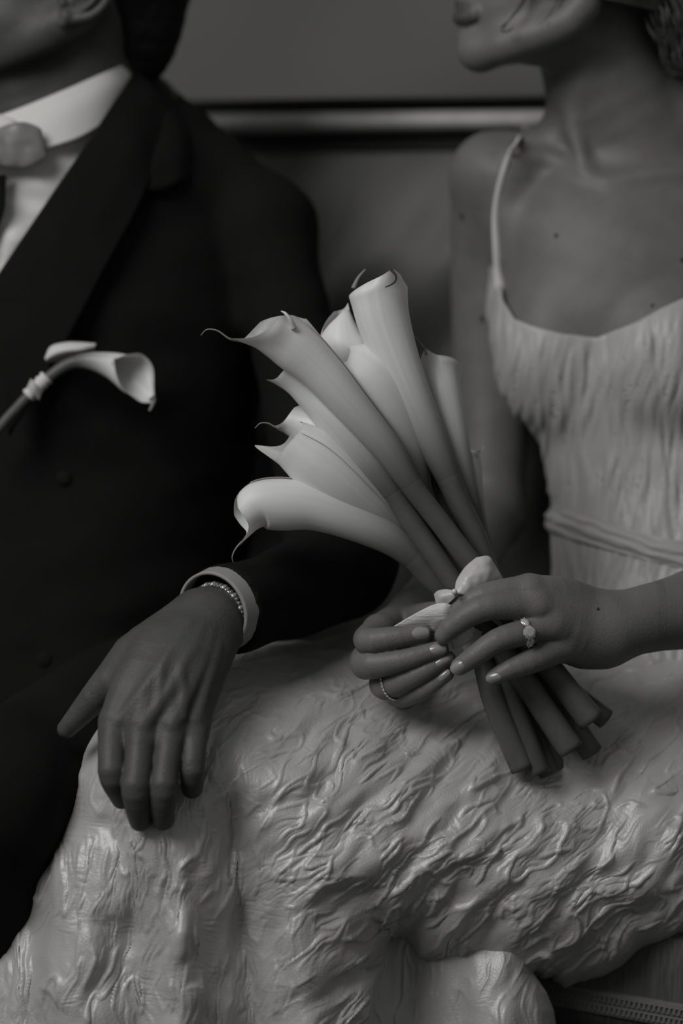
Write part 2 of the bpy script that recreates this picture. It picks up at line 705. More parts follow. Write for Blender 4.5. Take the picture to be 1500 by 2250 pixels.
Pt = ray_z(1360, 2210, 0.335)
yl = (Pt - ORG) @ ax_y          # local y of the seat front
SEAT_Y = yl
Xs = np.linspace(-0.98, 0.98, 90)
prof = [(0.02, 0.30), (0.02, 0.43), (SEAT_Y + 0.06, 0.425), (SEAT_Y + 0.02, 0.418), (SEAT_Y + 0.003, 0.40), (SEAT_Y, 0.37), (SEAT_Y, 0.345), (SEAT_Y + 0.004, 0.30)]
V, F = extrude(prof[::-1], -0.98, 0.98, 30)
obj('seat_cushion', loc2w(V), F, M_SEATF, sofa, world=True)
V, F = extrude([(SEAT_Y - 0.004, 0.346), (SEAT_Y - 0.004, 0.326), (SEAT_Y + 0.01, 0.324), (SEAT_Y + 0.01, 0.348)], -0.98, 0.98, 2)
trim = obj('braid_trim', loc2w(V), F, M_BRAID, sofa, world=True, smooth=False, label='narrow woven braid along the seat edge')
mb = MB()
Xp = (Pt - ORG) @ ax_x
xa = np.arange(Xp - 0.28, Xp + 0.25, 0.0046)
for k, x in enumerate(xa):
    for s_ in (0, 1):
        th = np.linspace(0, 2 * np.pi, 7)[:-1]
        A = np.stack([x + 0.0026 * np.cos(th), np.full(6, SEAT_Y - 0.0055), 0.3315 + s_ * 0.009 + 0.0034 * np.sin(th)], 1)
        A = np.concatenate([A, A[:1]])
        v, f = tube(A, 0.0008, 4, up=(0, 1, 0), caps=False)
        mb.add(v, f)
V, F = mb.get()
prop(obj('braid_loop', loc2w(V), F, M_BRAID, trim, world=True), kind='stuff')
V, F = boxmesh(-0.99, 0.99, SEAT_Y + 0.008, 0.04, 0.17, 0.324)
o = obj('seat_frame', loc2w(V), F, M_WOOD, sofa, world=True, smooth=False); bevel(o, 0.01)
for sx in (-0.94, 0.94):
    for y in (SEAT_Y + 0.05, -0.02):
        A = np.array([[sx, y, 0.20], [sx, y - 0.01, 0.13], [sx, y + 0.005, 0.05], [sx, y, 0.0]])
        v, f = tube(crom(A, 12), np.interp(np.linspace(0, 1, 12), [0, 0.4, 0.85, 1], [0.035, 0.026, 0.018, 0.022]), 14)
        obj('leg', loc2w(v), f, M_WOOD, sofa, world=True)
for sx in (-1.0, 1.0):
    V, F = boxmesh(sx - 0.05, sx + 0.05, SEAT_Y + 0.02, 0.04, 0.19, 0.66)
    o = obj('armrest', loc2w(V), F, M_VELVET, sofa, world=True, smooth=False); bevel(o, 0.03, 5)

# ------------------------------------------------------------------ the woman: body field
W_TORSO = Loft([
    (330, 1415, 190, 0.285, 0.055), (400, 1420, 280, 0.285, 0.075), (480, 1420, 342, 0.285, 0.092), (560, 1425, 341, 0.285, 0.105),
    (700, 1430, 345, 0.285, 0.112), (800, 1440, 341, 0.285, 0.110), (870, 1455, 323, 0.28, 0.105), (980, 1485, 285, 0.27, 0.096),
    (1100, 1505, 282, 0.26, 0.092), (1280, 1510, 286, 0.25, 0.098), (1480, 1520, 330, 0.24, 0.115), (1640, 1520, 340, 0.24, 0.115)])
W_CORE = [
    W_TORSO,
    Ell(1225, 760, 0.240, (0.054, 0.070, 0.049)), Ell(1480, 785, 0.205, (0.062, 0.066, 0.058)),
    # shoulders and neck
    Chain([(1330, 250, 0.275, 90), (1200, 345, 0.28, 72), (1088, 385, 0.290, 90)], 0.02),
    Chain([(1470, 250, 0.275, 90), (1680, 345, 0.24, 80), (1780, 400, 0.22, 92)], 0.02),
    Chain([(1312, 30, 0.25, 120), (1320, 150, 0.258, 132), (1392, 310, 0.28, 150)], 0.02),
    Chain([(1120, 390, 0.26, 50), (1112, 470, 0.262, 42), (1118, 560, 0.265, 34)], 0.01),
    # right arm hanging down (left in the photo) and forearm coming forward
    Chain([(1084, 392, 0.292, 92), (1070, 600, 0.325, 80), (1080, 850, 0.335, 84), (1078, 1130, 0.32, 70)], 0.01),
    Chain([(1078, 1130, 0.32, 70), (1010, 1240, 0.20, 68), (905, 1350, 0.075, 50)], 0.02),
    # left arm out of frame and forearm coming in from the right
    Chain([(1780, 420, 0.22, 88), (1830, 850, 0.20, 80), (1830, 1180, 0.12, 72)], 0.01),
    Chain([(1830, 1180, 0.12, 80), (1620, 1300, 0.05, 96), (1500, 1343, 0.02, 83), (1415, 1360, 0.003, 74), (1345, 1380, -0.006, 76)], 0.01),
]
W_RIDGE = [
    [(1322, 110, 30), (1262, 250, 22), (1285, 372, 13)],
    [(1300, 392, 12), (1215, 352, 14), (1130, 338, 16)],
    [(1335, 400, 12), (1450, 385, 14), (1600, 385, 16)]]


def on_surface(fn, pts, out):
    q = np.array(pts, float)
    _, w = hit(fn, q[:, 0], q[:, 1])
    sink = [0.0035] + [0.0] * (len(q) - 1)
    return Chain([(a[0], a[1], ww + rr(a[2], ww) - out + sk, a[2]) for a, ww, sk in zip(q, w, sink)])


W_HEAD = [
    Ell(1290, -170, 0.23, (0.098, 0.090, 0.076)), Ell(1180, -90, 0.215, (0.066, 0.088, 0.062)),
    Ell(1150, 30, 0.215, (0.052, 0.044, 0.048)),
    Chain([(1058, 112, 0.21, 38), (1110, 98, 0.185, 40), (1260, 38, 0.16, 40), (1300, -60, 0.158, 38)], 0.01),
    Chain([(1058, 112, 0.21, 38), (1110, 98, 0.235, 40), (1260, 38, 0.28, 40), (1300, -60, 0.282, 38)], 0.01),
    Chain([(1045, 108, 0.21, 32)], 0.01),
    Chain([(1190, 80, 0.21, 60), (1300, 90, 0.235, 90)], 0.01),
]
W_FACE = [
    Chain([(1040, 34, 0.189, 10), (1020, 40, 0.196, 14), (1010, 40, 0.207, 16), (1012, 40, 0.219, 15), (1032, 36, 0.230, 10)], 0.004),
    Chain([(1042, 22, 0.189, 9), (1024, 14, 0.196, 12), (1014, 9, 0.207, 15), (1016, 9, 0.219, 14), (1034, 18, 0.230, 9)], 0.004),
    Chain([(1030, 78, 0.21, 24), (1060, 60, 0.21, 40)], 0.01),
    Chain([(1050, -150, 0.21, 14), (985, -62, 0.21, 16), (978, -48, 0.21, 17), (1010, -30, 0.21, 20)], 0.01),
]

WL_PALM = [  # left hand (ring hand), coming from the right
    Chain([(1325, 1352, -0.004, 50), (1240, 1312, -0.022, 44), (1168, 1300, -0.036, 37)], 0.006),
    Chain([(1330, 1375, -0.010, 52), (1250, 1350, -0.026, 46), (1180, 1332, -0.040, 38)], 0.006),
    Chain([(1330, 1400, -0.008, 54), (1270, 1390, -0.022, 48), (1212, 1372, -0.036, 37)], 0.006),
    Chain([(1320, 1418, 0.004, 52), (1280, 1420, -0.010, 50), (1240, 1415, -0.024, 38)], 0.006),
]
WL_FING = [
    Chain([(1158, 1298, -0.036, 36), (1060, 1312, -0.042, 30), (1003, 1343, -0.036, 26), (968, 1376, -0.030, 20)], 0.004),
    Chain([(1175, 1330, -0.040, 36), (1070, 1334, -0.052, 30), (1006, 1366, -0.050, 26), (974, 1396, -0.046, 20)], 0.004),
    Chain([(1212, 1372, -0.036, 36), (1148, 1390, -0.048, 30), (1092, 1408, -0.056, 27), (1045, 1440, -0.056, 24), (1010, 1464, -0.052, 20)], 0.004),
    Chain([(1240, 1416, -0.024, 36), (1168, 1452, -0.046, 28), (1118, 1471, -0.052, 22), (1084, 1488, -0.050, 18)], 0.004),
    Chain([(1300, 1390, 0.016, 44), (1200, 1370, 0.040, 32), (1130, 1360, 0.050, 28), (1075, 1362, 0.048, 23)], 0.004),
]
WR_PALM = [  # right hand (left in the photo)
    Chain([(905, 1350, 0.070, 48), (868, 1365, 0.045, 38), (832, 1384, 0.012, 34)], 0.006),
    Chain([(915, 1370, 0.072, 48), (868, 1410, 0.045, 42), (826, 1432, 0.016, 36)], 0.006),
    Chain([(925, 1390, 0.072, 48), (880, 1450, 0.045, 42), (848, 1482, 0.020, 34)], 0.006),
    Chain([(930, 1400, 0.070, 46), (905, 1480, 0.045, 40), (885, 1516, 0.022, 30)], 0.006),
]
WR_FING = [
    Chain([(830, 1386, 0.012, 33), (806, 1408, -0.024, 30), (865, 1401, -0.034, 25), (928, 1391, -0.034, 20)], 0.004),
    Chain([(822, 1430, 0.016, 36), (805, 1459, -0.018, 35), (880, 1451, -0.034, 25), (967, 1426, -0.036, 19)], 0.004),
    Chain([(846, 1482, 0.018, 34), (848, 1508, -0.012, 31), (918, 1481, -0.030, 24), (984, 1447, -0.032, 17)], 0.004),
    Chain([(884, 1516, 0.020, 30), (886, 1530, -0.008, 25), (932, 1515, -0.024, 20), (982, 1482, -0.030, 15)], 0.004),
    Chain([(905, 1366, 0.050, 36), (930, 1352, 0.020, 28), (965, 1345, -0.004, 24), (990, 1350, -0.012, 20)], 0.004),
]
W_CREASE = []


def w_core(P):
    return blend(P, W_CORE, 0.018)


W_SURF = [on_surface(w_core, r, 0.0045) for r in W_RIDGE]


def w_body(P):
    d = blend(P, W_CORE, 0.018)
    d = blend(P, W_SURF, 0.012, d)
    dh = blend(P, W_HEAD, 0.014)
    dh = blend(P, W_FACE, 0.006, dh)
    d = smin(d, dh, 0.012)
    cen = (P.max(0) + P.min(0)) / 2
    ext = np.linalg.norm(P.max(0) - P.min(0)) / 2
    if np.linalg.norm(cen - c(1180, 1390, -0.01)) < 0.19 + ext:
        pl = blend(P, WL_PALM, 0.007)
        pl = smin(pl, d, 0.012)
        out = pl
        for f in WL_FING:
            out = np.minimum(out, smin(pl, f(P), 0.006))
        d = np.minimum(out, d)
    if np.linalg.norm(cen - c(870, 1440, 0.02)) < 0.16 + ext:
        pl = blend(P, WR_PALM, 0.007)
        pl = smin(pl, d, 0.012)
        out = pl
        for f in WR_FING:
            out = np.minimum(out, smin(pl, f(P), 0.005))
        d = np.minimum(out, d)
    return d


def box(px0, py0, px1, py1, w0, w1):
    A = np.array([c(px, py, w) for px in (px0, px1) for py in (py0, py1) for w in (w0, w1)])
    return A.min(0), A.max(0)


BIG = (c(860, 1720, 0.1) * 0 + np.array([-0.02, -0.36, -0.09]), np.array([0.53, 0.66, 0.42]))
LHB = box(940, 1235, 1420, 1510, -0.085, 0.08)
RHB = (box(750, 1300, 1010, 1575, -0.065, 0.11)[0], box(750, 1300, 1010, 1575, -0.065, 0.11)[1])
# keep the two fine boxes from overlapping: both hands share one box
lo = np.minimum(LHB[0], RHB[0]); hi = np.maximum(LHB[1], RHB[1])
V, F = merge_regions(w_body, BIG, [(lo, hi)], 0.0035, [0.0013])
woman = thing('person', 'woman in a pale strapped gown holding the bouquet with both hands', 'person', c(1300, 1640, 0.2))
pxv = 750 + V[:, 0] * S / (1 + V[:, 2] / D); pyv = 1125 - V[:, 1] * S / (1 + V[:, 2] / D)
tone = np.ones(len(V))
lip = (np.hypot((pxv - 1010) / 26, (pyv - 26) / 27) < 1) & (V[:, 2] < 0.24)
tone[lip] = 0.45
body_w = obj('body', V, F, M_SKIN, woman, tone=tone)
print('woman body', len(V), time.time() - T0)


def put_nail(fn, px, py, dx, dy, ln, wd_, parent, m, lift=0.0006, tilt=0.0):
    """curved nail laid on the finger surface; (dx,dy) photo direction of the finger tip"""
    P, w = hit(fn, px, py, -0.12, 0.1)
    P = P[0]
    n = grad(fn, P[None], 0.002)[0]
    a = np.array([dx, -dy, 0.0]); a -= n * (a @ n); a /= np.linalg.norm(a)
    b = np.cross(n, a)
    nu, nv = 13, 9
    V = []
    for i in range(nu):
        s_ = -1 + 2 * i / (nu - 1)
        for j in range(nv):
            t_ = -1 + 2 * j / (nv - 1)
            # rounded tip outline, oval base
            wf_ = math.sqrt(max(0.0, 1 - abs(s_) ** 3.2)) if abs(s_) < 1 else 0.0
            wf_ = max(wf_, 0.35)
            y_ = t_ * wd_ / 2 * wf_
            x_ = s_ * ln / 2
            z_ = -(y_ ** 2) / (wd_ * 0.85) - (x_ ** 2) / (ln * 3.0) + lift
            V.append(P + a * x_ + b * y_ + n * z_)
    V = np.array(V)
    o = obj('fingernail', V, gridfaces(nu, nv), m, parent, solid=0.0007)
    return o


PX = 1 / S
for (px, py, dx, dy, ln, wd_) in [
        (923, 1392, 1, -0.12, 42, 28), (962, 1427, 1, -0.22, 38, 26), (972, 1452, 1, -0.5, 34, 20), (974, 1483, 1, -0.75, 32, 19),
        (1004, 1466, -1, 0.62, 34, 27), (1084, 1489, -1, 0.3, 34, 23), (951, 1396, -0.3, 1, 30, 16)]:
    put_nail(w_body, px, py, dx, dy, ln * PX, wd_ * PX, woman, M_NAIL)
for (px, py, s_) in [(1222, 518, 5), (1015, 473, 7), (1060, 700, 7), (1498, 572, 5), (1313, 1338, 3), (1433, 672, 4)]:
    P, w = hit(w_body, px, py)
    v, f = ellipsoid(P[0], (s_ * PX, s_ * 1.3 * PX, 0.0012), n=7, m=10)
    obj('mole', v, f, M_MOLE, woman)

# ---- hair
hair = MB()
rs = np.random.RandomState(3)
v, f = ellipsoid(c(1350, -185, 0.235), (0.088, 0.086, 0.082), n=18, m=28)
hair.add(v, f)
v, f = ellipsoid(c(1530, 20, 0.25), (0.050, 0.060, 0.050), n=14, m=20)
hair.add(v, f)
for i in range(230):
    # curls wound over the low bun
    cen = c(1530, 20, 0.25)
    ax = rs.normal(size=3); ax[2] *= 0.4; ax /= np.linalg.norm(ax)
    b1 = np.cross(ax, [0.2, 0.1, 1]); b1 /= np.linalg.norm(b1)
    b2 = np.cross(ax, b1)
    a0 = rs.rand() * 6.28; la = 1.2 + rs.rand() * 2.0
    t = np.linspace(0, 1, 14)
    rad = np.array([0.056, 0.066, 0.056]) * (0.96 + 0.12 * rs.rand())
    off = (rs.rand() - 0.5) * 1.2
    ang = a0 + la * t
    Q = (np.cos(ang)[:, None] * b1 + np.sin(ang)[:, None] * b2) * math.cos(off) + ax * math.sin(off)
    Q = cen + Q * rad * (1 + 0.05 * np.sin(t * 9 + a0))[:, None]
    v, f = tube(Q, np.interp(t, [0, .2, .8, 1], [0.0004, 0.0019, 0.0015, 0.0004]), 5)
    hair.add(v, f)
for i in range(90):
    # nape strands swept up and back into the bun
    x0 = 1395 + rs.rand() * 90; y0 = -40 + rs.rand() * 60
    x1 = 1450 + rs.rand() * 60; y1 = 90 + rs.rand() * 60
    A = np.array([[x0, y0, 0.185 + rs.rand() * .03], [x0 + 25, y0 + 60, 0.18 + rs.rand() * .02], [x1, y1, 0.19 + rs.rand() * .03], [x1 + 80, y1 + 15 + rs.rand() * 20, 0.2]])
    v, f = tube(crom(cN(A), 14), np.interp(np.linspace(0, 1, 14), [0, .5, 1], [0.0003, 0.0011, 0.0003]), 5)
    hair.add(v, f)
for i in range(46):
    # hair swept across the side of the head
    y = -330 + i * 6.2
    A = np.array([[1105 + rs.rand() * 30, y, 0.17], [1220, y + 20 + rs.rand() * 10, 0.146], [1340, y + 50, 0.15], [1470, y * 0.6 + 60, 0.19]])
    v, f = tube(crom(cN(A), 12), np.interp(np.linspace(0, 1, 12), [0, .3, 1], [0.0004, 0.002, 0.001]), 5)
    hair.add(v, f)
for i in range(7):
    # wispy curl in front of the ear
    j = rs.rand(4, 2) * 8 - 4
    A = np.array([[1165 + i * 5, -60, 0.153], [1150 + j[0, 0], 0, 0.152], [1118 + j[1, 0] + i * 2, 38 + j[1, 1], 0.151],
                  [1100 + j[2, 0] + i * 2, 62 + j[2, 1] * .5, 0.150], [1106 + i * 2, 72, 0.150], [1128 + j[3, 0], 60, 0.150]])
    if i > 3: A = A[:4] + np.array([20 + 14 * i, -6, 0.0])
    v, f = tube(crom(cN(A), 20), np.interp(np.linspace(0, 1, 20), [0, .3, 1], [0.0007, 0.0007, 0.0002]), 4)
    hair.add(v, f)
V, F = hair.get()
obj('hair', V, F, M_HAIRW, woman)

# ---- gown: bodice field
NECK_X = [900, 1070, 1084, 1094, 1106, 1130, 1170, 1230, 1310, 1400, 1450, 1500, 1560, 1620, 1800]
NECK_Y = [540, 540, 555, 600, 662, 700, 716, 732, 742, 706, 678, 655, 640, 600, 560]
BOD = [W_TORSO, Ell(1225, 762, 0.240, (0.058, 0.074, 0.052)), Ell(1480, 788, 0.203, (0.066, 0.070, 0.063))]


def w_bodice(P):
    d = blend(P, BOD, 0.02)
    k = S / (1 + P[:, 2] / D)
    px = 750 + P[:, 0] * k; py = 1125 - P[:, 1] * k
    ny = np.interp(px, NECK_X, NECK_Y)
    g = (ny - py) / k * 0.8
    # long vertical puckers of the cloth
    pxs = px + 0.10 * (py - 900) + 20 * noise(px / 140, py / 160)
    rp = 0.0027 * noise(pxs / 19, py / 120, P[:, 2] * 20) + 0.0014 * noise(pxs / 9, py / 70, P[:, 2] * 30)
    fade = np.clip((py - ny) / 50, 0.15, 1) * np.where(py < 1110, 1, 0.8)
    seam = 0.0012 * (np.exp(-((px - 1330 - 0.02 * (py - 700) - 0.00022 * (py - 700) ** 2) / 5) ** 2) + np.exp(-((px - 1432 - 0.1 * (py - 700)) / 5) ** 2))
    d = d - 0.0045 - rp * fade + seam
    return np.maximum(np.maximum(d, -(d + 0.004)), g)


lo, hi = box(1060, 540, 1560, 1540, 0.12, 0.30)
V, F = extract(w_bodice, lo, hi, 0.0022, newton=1)
bodice = obj('gown_bodice', V, F, M_BODICE, woman, label='ruched satin bodice of the pale gown')
print('bodice', len(V), time.time() - T0)

# belt: twisted band around the waist
ths = np.linspace(0, 2 * np.pi, 260, endpoint=False)
mcross = 22
VV = []
for t in ths:
    row = []
    # front centre sits lower in the picture
    u0 = W_TORSO.sec(c(0, 1150, 0.26)[1])
    pxx = 750 + (u0[0] + u0[1] * math.cos(t)) * S / (1 + u0[2] / D)
    pym = np.interp(pxx, [1200, 1300, 1400, 1500, 1700, 1850], [1135, 1168, 1200, 1222, 1240, 1240])
    for j in range(mcross):
        s_ = j / (mcross - 1)
        py = pym - 28 + 56 * s_
        v_ = c(0, py, 0.26)[1]
        u, a, w, b = W_TORSO.sec(v_)
        r = 0.0060 + 0.0035 * math.sin(s_ * math.pi) + 0.0016 * math.sin(s_ * 15 + 2.0 * float(noise(np.array([t * 6.0]), np.array([s_ * 3]))[0]) + t * 5)
        row.append([u + (a + r) * math.cos(t), v_, w - (b + r) * math.sin(t)])
    VV.append(row)
VV = np.array(VV)
F = gridfaces(260, mcross)
last = np.array([[259 * mcross + j, 259 * mcross + j + 1, j + 1, j] for j in range(mcross - 1)])
F = np.concatenate([F, last])
obj('gown_belt', VV.reshape(-1, 3), F, M_BODICE, woman, solid=0.002, label='soft folded band at the waist of the gown')

# straps
sp = np.array([(1104, 650), (1097, 600), (1094, 560), (1091, 520), (1089, 480), (1092, 440), (1101, 395), (1118, 345), (1140, 305), (1168, 276)])
Ps, ws = hit(w_body, sp[:, 0], sp[:, 1])
nrm = grad(w_body, Ps, 0.004)
A = Ps + nrm * 0.0012
A = np.concatenate([A, [A[-1] + np.array([0.012, -0.005, 0.03]), A[-1] + np.array([0.02, -0.05, 0.075])]])
A = crom(A, 60)
T = np.gradient(A, axis=0)
v, f = tube(A, np.interp(np.linspace(0, 1, 60), [0, .12, .2, 1], [0.0055, 0.0032, 0.0028, 0.0036]), 12, up=(0.3, 0, -1), flat=0.5)
obj('gown_strap', v, f, M_SHIRT, woman, label='thin pale shoulder strap')

# ------------------------------------------------------------------ skirt
def tps(pts):
    pts = np.array(pts, float)
    X = pts[:, :2] / 500.0; y = pts[:, 2]
    n = len(X)
    d = np.linalg.norm(X[:, None] - X[None], axis=2)
    K = d * d * np.log(d + 1e-9) + np.eye(n) * 0.002
    P = np.concatenate([np.ones((n, 1)), X], 1)
    A = np.block([[K, P], [P.T, np.zeros((3, 3))]])
    sol = np.linalg.solve(A, np.concatenate([y, np.zeros(3)]))

    def f(px, py):
        q = np.stack([px / 500.0, py / 500.0], -1)
        out = sol[n] + sol[n + 1] * q[..., 0] + sol[n + 2] * q[..., 1]
        for i in range(n):
            r2 = (q[..., 0] - X[i, 0]) ** 2 + (q[..., 1] - X[i, 1]) ** 2
            out = out + sol[i] * 0.5 * r2 * np.log(r2 + 1e-12)
        return out
    return f


SK = tps([
    (500, 1440, .05), (560, 1412, .085), (700, 1405, .12), (860, 1360, .15), (1000, 1340, .17), (1200, 1330, .19), (1400, 1400, .17), (1600, 1420, .16),
    (700, 1500, .035), (700, 1600, -.02), (700, 1700, -.05), (700, 1800, -.065), (700, 1950, -.065), (700, 2100, -.06), (700, 2330, -.06),
    (900, 1450, .09), (900, 1530, .045), (900, 1600, .01), (900, 1700, -.025), (900, 1800, -.045), (900, 1900, -.05), (900, 2000, -.035), (900, 2060, -.01),
    (1100, 1480, .10), (1100, 1560, .06), (1100, 1650, .025), (1100, 1750, -.01), (1100, 1850, -.03), (1100, 1950, -.03), (1100, 2050, -.01), (1100, 2130, .02),
    (1300, 1480, .12), (1300, 1570, .075), (1300, 1650, .045), (1300, 1750, .01), (1300, 1850, -.01), (1300, 1950, -.015), (1300, 2050, .0), (1300, 2140, .03),
    (1500, 1500, .10), (1500, 1600, .06), (1500, 1700, .03), (1500, 1850, -.005), (1500, 1950, .0), (1500, 2060, .03),
    (500, 1520, .0), (500, 1600, -.04), (500, 1700, -.07), (500, 1850, -.07), (500, 2050, -.06), (500, 2330, -.06),
    (380, 1520, -.01), (380, 1600, -.045), (380, 1720, -.075), (380, 1850, -.09), (380, 2050, -.09), (380, 2330, -.09),
    (230, 1620, -.02), (230, 1720, -.06), (230, 1850, -.075), (230, 2050, -.075), (230, 2330, -.08),
    (110, 1800, .0), (110, 1900, -.04), (110, 2050, -.055), (110, 2330, -.065),
    (0, 2010, .02), (0, 2120, -.02), (0, 2330, -.045), (-90, 2060, .07), (-90, 2330, 0.0)])
TOPX = [-90, 0, 30, 45, 60, 90, 115, 140, 180, 215, 300, 400, 500, 520, 545, 600, 700, 780, 860, 1000, 1200, 1350, 1500, 1640]
TOPY = [2060, 1990, 1960, 1925, 1885, 1835, 1760, 1700, 1640, 1606, 1540, 1480, 1440, 1424, 1414, 1416, 1410, 1385, 1350, 1330, 1320, 1350, 1380, 1390]
BOTX = [-90, 745, 790, 830, 862, 890, 935, 1000, 1100, 1180, 1240, 1300, 1370, 1430, 1500, 1640]
BOTY = [2340, 2340, 2250, 2130, 2062, 2070, 2092, 2104, 2122, 2132, 2166, 2140, 2108, 2085, 2060, 2030]


def crinkle(px, py):
    """relief of the creased satin, metres"""
    wx = px + 20 * noise(px / 150, py / 150) + 7 * noise(px / 45, py / 45)
    wy = py + 20 * noise(px / 150 + 9, py / 150) + 7 * noise(px / 45 + 5, py / 45)

    def field(ang, la, lb, seed):
        ca, sa = math.cos(ang), math.sin(ang)
        a = (wx * ca - wy * sa); b = (wx * sa + wy * ca)
        F_ = lambda ka, kb, sd: noise(a / ka, b / kb, np.full_like(a, seed + sd))
        h = 0.0065 * F_(200, 80, 1.1) + 0.0042 * F_(110, 40, 3.1)
        for q, (ka, kb, amp, wdt) in enumerate(((la, lb, 0.0022, 9.0), (la * .8, lb * .8, 0.0017, 8.0), (la * .6, lb * .6, 0.0012, 6.0), (la * 1.3, lb * 1.2, 0.0028, 10.0))):
            n_ = F_(ka, kb, 10.3 * q + .4)
            mk = np.clip(0.15 + 2.6 * F_(95, 60, 5.7 * q + 2.2), 0, 1)
            r_ = np.clip(1 - np.abs(n_) * wdt, 0, 1)
            # one flank steeper than the other, like a pinched fold
            h = h + amp * mk * (r_ ** 1.3 + 0.35 * np.clip(1 - np.abs(n_ - 0.12) * wdt * .6, 0, 1))
        pk = F_(26, 5.5, 8.1) * np.clip(2.4 * F_(70, 55, 7.7) - .2, 0, 1)
        pk2 = F_(7, 30, 4.1) * np.clip(2.4 * F_(60, 70, 1.7) - .5, 0, 1)
        return h + 0.0009 * pk + 0.0006 * pk2
    m = 1 / (1 + np.exp((px - 560 - 0.22 * (py - 1800)) / 40))
    m = m * np.clip((py - 1540) / 160, 0, 1)
    m2 = np.clip((1640 - py) / 160, 0, 1)           # flatter sideways pulls on top of the lap
    a_l = field(math.radians(41), 120, 46, 1.7)
    a_t = field(math.radians(16), 120, 40, 9.3)
    a_f = field(math.radians(84), 200, 46, 5.9)
    top = a_l * (1 - m2) + a_t * m2 * 0.8
    return top * (1 - m) + a_f * m * 0.9


def falls(px, py):
    """large hanging folds at the left and the hollow under the knee"""
    t = np.clip((py - 1800) / 250, 0, 1)
    z = 0
    z = z - 0.016 * np.exp(-((px - 405 + 0.02 * (py - 1900)) / 38) ** 2) * t
    z = z + 0.016 * np.exp(-((px - 300 - 0.04 * (py - 1900)) / 60) ** 2) * t
    z = z - 0.012 * np.exp(-((px - 170) / 60) ** 2) * t
    z = z + 0.020 * np.exp(-((px - 520 - 0.10 * (py - 1900)) / 45) ** 2) * np.clip((py - 1620) / 250, 0, 1)
    z = z - 0.010 * np.exp(-((px - 640 - 0.10 * (py - 1900)) / 55) ** 2) * t
    z = z + 0.010 * np.exp(-((px - 75) / 30) ** 2) * t
    z = z + 0.03 * np.exp(-(((px - 850) / 60) ** 2 + ((py - 2075) / 60) ** 2))
    return z


def make_cloth(xs, ts, top, bot, depth, curl_top, curl_bot, extra=None):
    PXg = np.repeat(xs[:, None], len(ts), 1)
    t = ts[None]
    PYg = top[:, None] * (1 - t) + bot[:, None] * t
    w = depth(PXg, PYg)
    dt = (PYg - top[:, None]); db = (bot[:, None] - PYg)
    if curl_top: w = w + curl_top * np.exp(-dt / 14.0)
    if curl_bot is not None: w = w + curl_bot[:, None] * np.exp(-db / 16.0)
    return PXg, PYg, w


xs = np.concatenate([np.arange(-90, 1640, 2.1)])
ts = np.linspace(0, 1, 400)
top = np.interp(xs, TOPX, TOPY) + 4 * noise(xs / 40, xs * 0 + .5)
bot = np.interp(xs, BOTX, BOTY) + 6 * noise(xs / 30, xs * 0 + 7.5) * (xs > 860)
PXg, PYg, w = make_cloth(xs, ts, top, bot, lambda x, y: SK(x, y) + falls(x, y), 0.02, np.where(xs > 870, 0.03, 0.004))
P = cN(np.stack([PXg, PYg, w], -1).reshape(-1, 3)).reshape(PXg.shape + (3,))
du = np.gradient(P, axis=0); dv = np.gradient(P, axis=1)
N = np.cross(du, dv); N /= np.linalg.norm(N, axis=2)[..., None] + 1e-12
N = np.where(N[..., 2:3] > 0, -N, N)
P = P + N * (crinkle(PXg, PYg) * np.clip((PYg - top[:, None]) / 30, 0.1, 1))[..., None]
print('skirt', time.time() - T0)
skirt = obj('gown_skirt', P.reshape(-1, 3), gridfaces(len(xs), len(ts))[:, ::-1].copy(), M_SATIN, woman, label='full skirt of crinkled pale satin')
md = skirt.modifiers.new('solid', 'SOLIDIFY'); md.thickness = 0.0015; md.offset = -1

# inner layer falling beneath the knee
xs2 = np.arange(770, 1236, 2.5)
ts2 = np.linspace(0, 1, 150)
rightx = lambda y: np.interp(y, [2010, 2140, 2180, 2220, 2260, 2345], [1150, 1172, 1200, 1216, 1222, 1226])
T2 = ts2[None] * np.ones((len(xs2), 1))
PY2 = 2010 + T2 * 335
s2 = (xs2 - 770) / (1236 - 770)
PX2 = 770 + s2[:, None] * (rightx(PY2) - 770)
fan = noise((PX2 - 760) / 60, PY2 / 300)
w2 = 0.015 - 0.040 * np.exp(-((PX2 - 1100) / 80) ** 2) * (1 - np.exp(-np.maximum(PY2 - 2040, 0) / 110)) + 0.03 * np.exp(-((PX2 - 880) / 80) ** 2) + 0.006 * fan + 0.02 * np.clip((s2[:, None] - 0.9) / 0.1, 0, 1) ** 2
P = cN(np.stack([PX2, PY2, w2], -1).reshape(-1, 3)).reshape(PX2.shape + (3,))
P[..., 2] -= crinkle(PX2 - 900, PY2) * 0.6
obj('gown_underlayer', P.reshape(-1, 3), gridfaces(len(xs2), len(ts2))[:, ::-1].copy(), M_SATIN, woman, solid=0.0015, label='inner fold of the skirt below the knee')
# strip of hem fabric showing at the far left behind the main folds
V, F = sheet([[(-60, 1990, .10), (0, 1975, .09), (60, 1965, .09)], [(-60, 2080, .05), (0, 2070, .05), (60, 2060, .05)], [(-60, 2345, .03), (0, 2345, .03), (60, 2345, .03)]], 40, 24)
V[:, 2] += 0.004 * noise(V[:, 0] * 60, V[:, 1] * 20)
obj('gown_underlayer', V, F, M_SATIN, woman, solid=0.0015)

